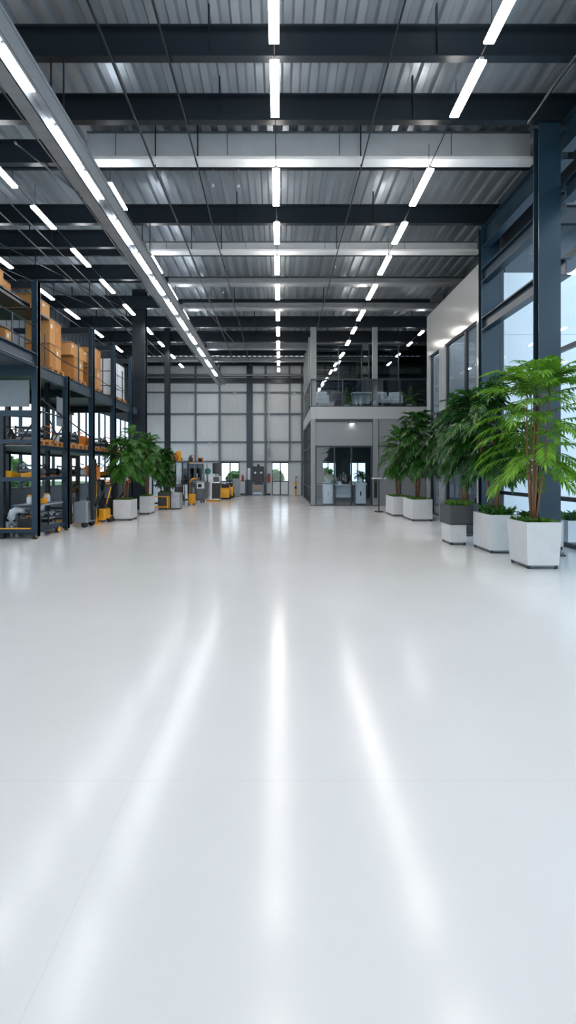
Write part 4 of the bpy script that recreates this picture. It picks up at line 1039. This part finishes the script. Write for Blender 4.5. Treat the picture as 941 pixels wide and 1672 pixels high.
balcony_plant(1.95, 22.6, 4.47, 'leafy plant behind the white armchair on the balcony', 51); balcony_plant(3.3, 22.6, 4.47, 'taller plant left of the balcony middle post', 52, 1.15)
balcony_plant(4.75, 22.6, 4.47, 'plant behind the white armchair right of the middle post', 53); balcony_plant(6.3, 22.4, 4.47, 'plant at the right end of the balcony', 54, 1.1)
def cab(x0, x1, y, label, slot):
    t = T('reception_cabinet', label, 'cabinet', ((x0+x1)/2, y, 0))
    MB().box(x0+.02, x1-.02, y+.02, y+.5, 0, .05).build('plinth', 'black', t); MB().bbox(x0, x1, y, y+.52, .05, .92, .01).build('body', 'white', t)
    MB().box(x0-.03, x1+.03, y-.03, y+.55, .92, 1.02).build('top', 'white', t)
    MB().box(x0+.03, (x0+x1)/2-.01, y-.012, y, .1, .86).build('door', 'white', t); MB().box((x0+x1)/2+.01, x1-.03, y-.012, y, .1, .86).build('door', 'white', t)
    MB().box((x0+x1)/2-.05 if slot else (x0+x1)/2-.012, (x0+x1)/2+.01 if slot else (x0+x1)/2+.012, y-.03, y-.012, .42, .62).build('handle', 'black', t)
cab(2.08, 2.55, 21.7, 'white cabinet left of the desk behind the sliding doors', False); cab(3.62, 4.08, 21.7, 'white cabinet right of the desk behind the sliding doors', True)
desk(3.1, 21.95, 0, .95, 'black framed desk with a white top behind the sliding doors', 'white', .6, .95)
def laptop(x, y, z, label):
    t = T('computer_monitor', label, 'monitor', (x, y, z)); MB().bbox(x-.26, x+.26, y, y+.03, z+.12, z+.46, .01).build('display', 'black', t)
    MB().box(x-.03, x+.03, y+.01, y+.03, z, z+.14).build('stand', 'black', t); MB().box(x-.1, x+.1, y-.05, y+.1, z, z+.012).build('base', 'black', t)
laptop(3.15, 21.95, .95, 'black computer monitor on the office desk'); 
for i, (x, m) in enumerate(((2.86, 'wrap'), (3.42, 'card'))):
    t = T('paper_tray', '%s tray on the office desk, %s of the monitor' % (['pale', 'brown'][i], ['left', 'right'][i]), 'tray', (x, 21.8, .95)); MB().box(x-.1, x+.1, 21.7, 21.95, .95, .97).box(x-.1, x+.1, 21.94, 21.95, .97, 1.1).build('tray', m, t)
    MB().box(x-.08, x+.08, 21.72, 21.93, .97, 1.04).build('papers', 'white', t)
balcony_plant(2.3, 21.95, 1.02, 'dark potted plant on the left white cabinet', 55, .5, mat='leafD')
balcony_plant(3.9, 21.95, 1.02, 'dark potted plant on the right white cabinet', 56, .42, mat='leafD')
for i, x in enumerate((2.6, 4.0, 5.4)):
    t = T('office_downlight', 'small warm downlight in the office ceiling, %s counted from the aisle' % ORD[i], 'lamp', (x, 23.2, 3.9))
    MB().box(x-.15, x+.15, 23.1, 23.3, 3.86, 3.92).build('housing', 'white', t); MB().box(x-.13, x+.13, 23.12, 23.28, 3.85, 3.86).build('diffuser', 'spot', t)
t = T('soffit_lamp', 'small flat lamp above the grey panel over the sliding doors', 'lamp', (3.3, YO-.05, 3.7))
MB().box(3.2, 3.42, YO-.12, YO+.04, 3.70, 3.80).build('housing', 'grey', t); MB().box(3.22, 3.40, YO-.11, YO+.03, 3.69, 3.70).build('diffuser', 'spot', t)
t = T('door_reader', 'slim black reader with a green dot on the post by the sliding doors', 'card reader', (4.38, YO-.05, 1.2))
MB().bbox(4.30, 4.44, YO-.06, YO-.022, .35, 1.2, .008).build('panel', 'black', t); MB().box(4.33, 4.41, YO-.066, YO-.06, 1.08, 1.14).build('indicator', 'moss', t)
t = T('side_table', 'small white side table by the farthest right planter', 'table', (3.85, 17.9, 0))
MB().bbox(3.62, 4.1, 17.7, 18.1, 1.27, 1.31, .01).build('table_top', 'white', t); MB().cyl(3.86, 17.9, .03, 1.27, .025, 10).build('stem', 'black', t); MB().cyl(3.86, 17.9, 0, .03, .17, 18).build('base', 'black', t)
# inside the white block: stair handrail, pale interior
t = T('handrail', 'dark sloping handrail in front of the white glazed block', 'handrail', (5.3, 15, 1))
MB().tube([(5.38, 16.9, 3.55), (5.38, 13.4, 3.55)], .025, 8).build('rail', 'frame', t, True)
for y in (16.8, 15.8, 14.6, 13.5): MB().box(5.37, 5.55, y-.015, y+.015, 3.4, 3.54).build('bracket', 'frame', t)
S(MB().box(7.6, 7.7, 12.95, 17.15, 0, 7.1).build('wall_office_inner', 'outwhite'))

lamp_row(lambda y: 6.5, [(13.3, 14.3), (14.9, 15.9), (16.2, 16.9)], 6.4, 'block_lamp', 'ledc', 'inside the white glazed block', .12)
for k, (x, y, z, w2) in enumerate(((6.9, 13.6, 0, .9), (6.9, 15.0, 0, .9))):
    desk(x, y, z, w2, 'white desk inside the glazed block, %s of two going back' % ORD[k])

# floor-standing goods in the open bays behind the machines, and more on the deep part of the shelves
for k, (i_, x, y, z) in enumerate([(6, -6.9, 12.75, 0), (6, -6.9, 12.75, .34), (4, -6.9, 13.4, 0), (6, -7.5, 13.4, 0), (2, -7.5, 12.8, 0), (6, -6.9, 14.6, 0), (6, -6.9, 14.6, .34), (7, -7.5, 14.6, 0), (4, -6.9, 15.2, 0),
        (6, -6.9, 16.4, 0), (6, -6.9, 16.4, .34), (6, -6.3, 16.4, 0), (4, -6.3, 17.2, 0), (2, -6.9, 17.2, 0), (6, -6.3, 16.4, .34)]):
    goods(i_, x, y, z, 0, 'floor behind the rack machines' if z == 0 else 'top of a floor crate')
for k, (i_, x, y, z) in enumerate([(6, -6.35, 12.0, .24), (4, -7.75, 11.3, .24), (6, -7.6, 12.0, .24), (2, -7.8, 11.3, 1.44), (6, -6.4, 12.05, 1.44), (5, -7.75, 12.0, 1.44), (7, -7.7, 11.3, 2.2), (6, -6.4, 12.1, 2.2), (2, -6.5, 13.4, 2.2), (6, -6.5, 14.8, 2.2), (4, -6.5, 16.4, 2.2)]):
    goods(i_, x, y, z, 0, 'deep part of the rack shelves')
for k, (x, y, z0) in enumerate(((-1.55, 11.05, 8.745), (-.95, 11.05, 8.745), (1.9, 15.5, 8.745), (-2.1, 17.7, 8.745))):
    t = T('sprinkler_head', 'small pale sprinkler drop under a purlin, %s counted into the hall' % ORD[k], 'sprinkler', (x, y, z0))
    MB().tube([(x, y, z0), (x, y, z0-.35)], .014, 8).build('drop_pipe', 'galv', t); MB().cyl(x, y, z0-.40, z0-.35, .035, 10, .02).build('head', 'white', t)
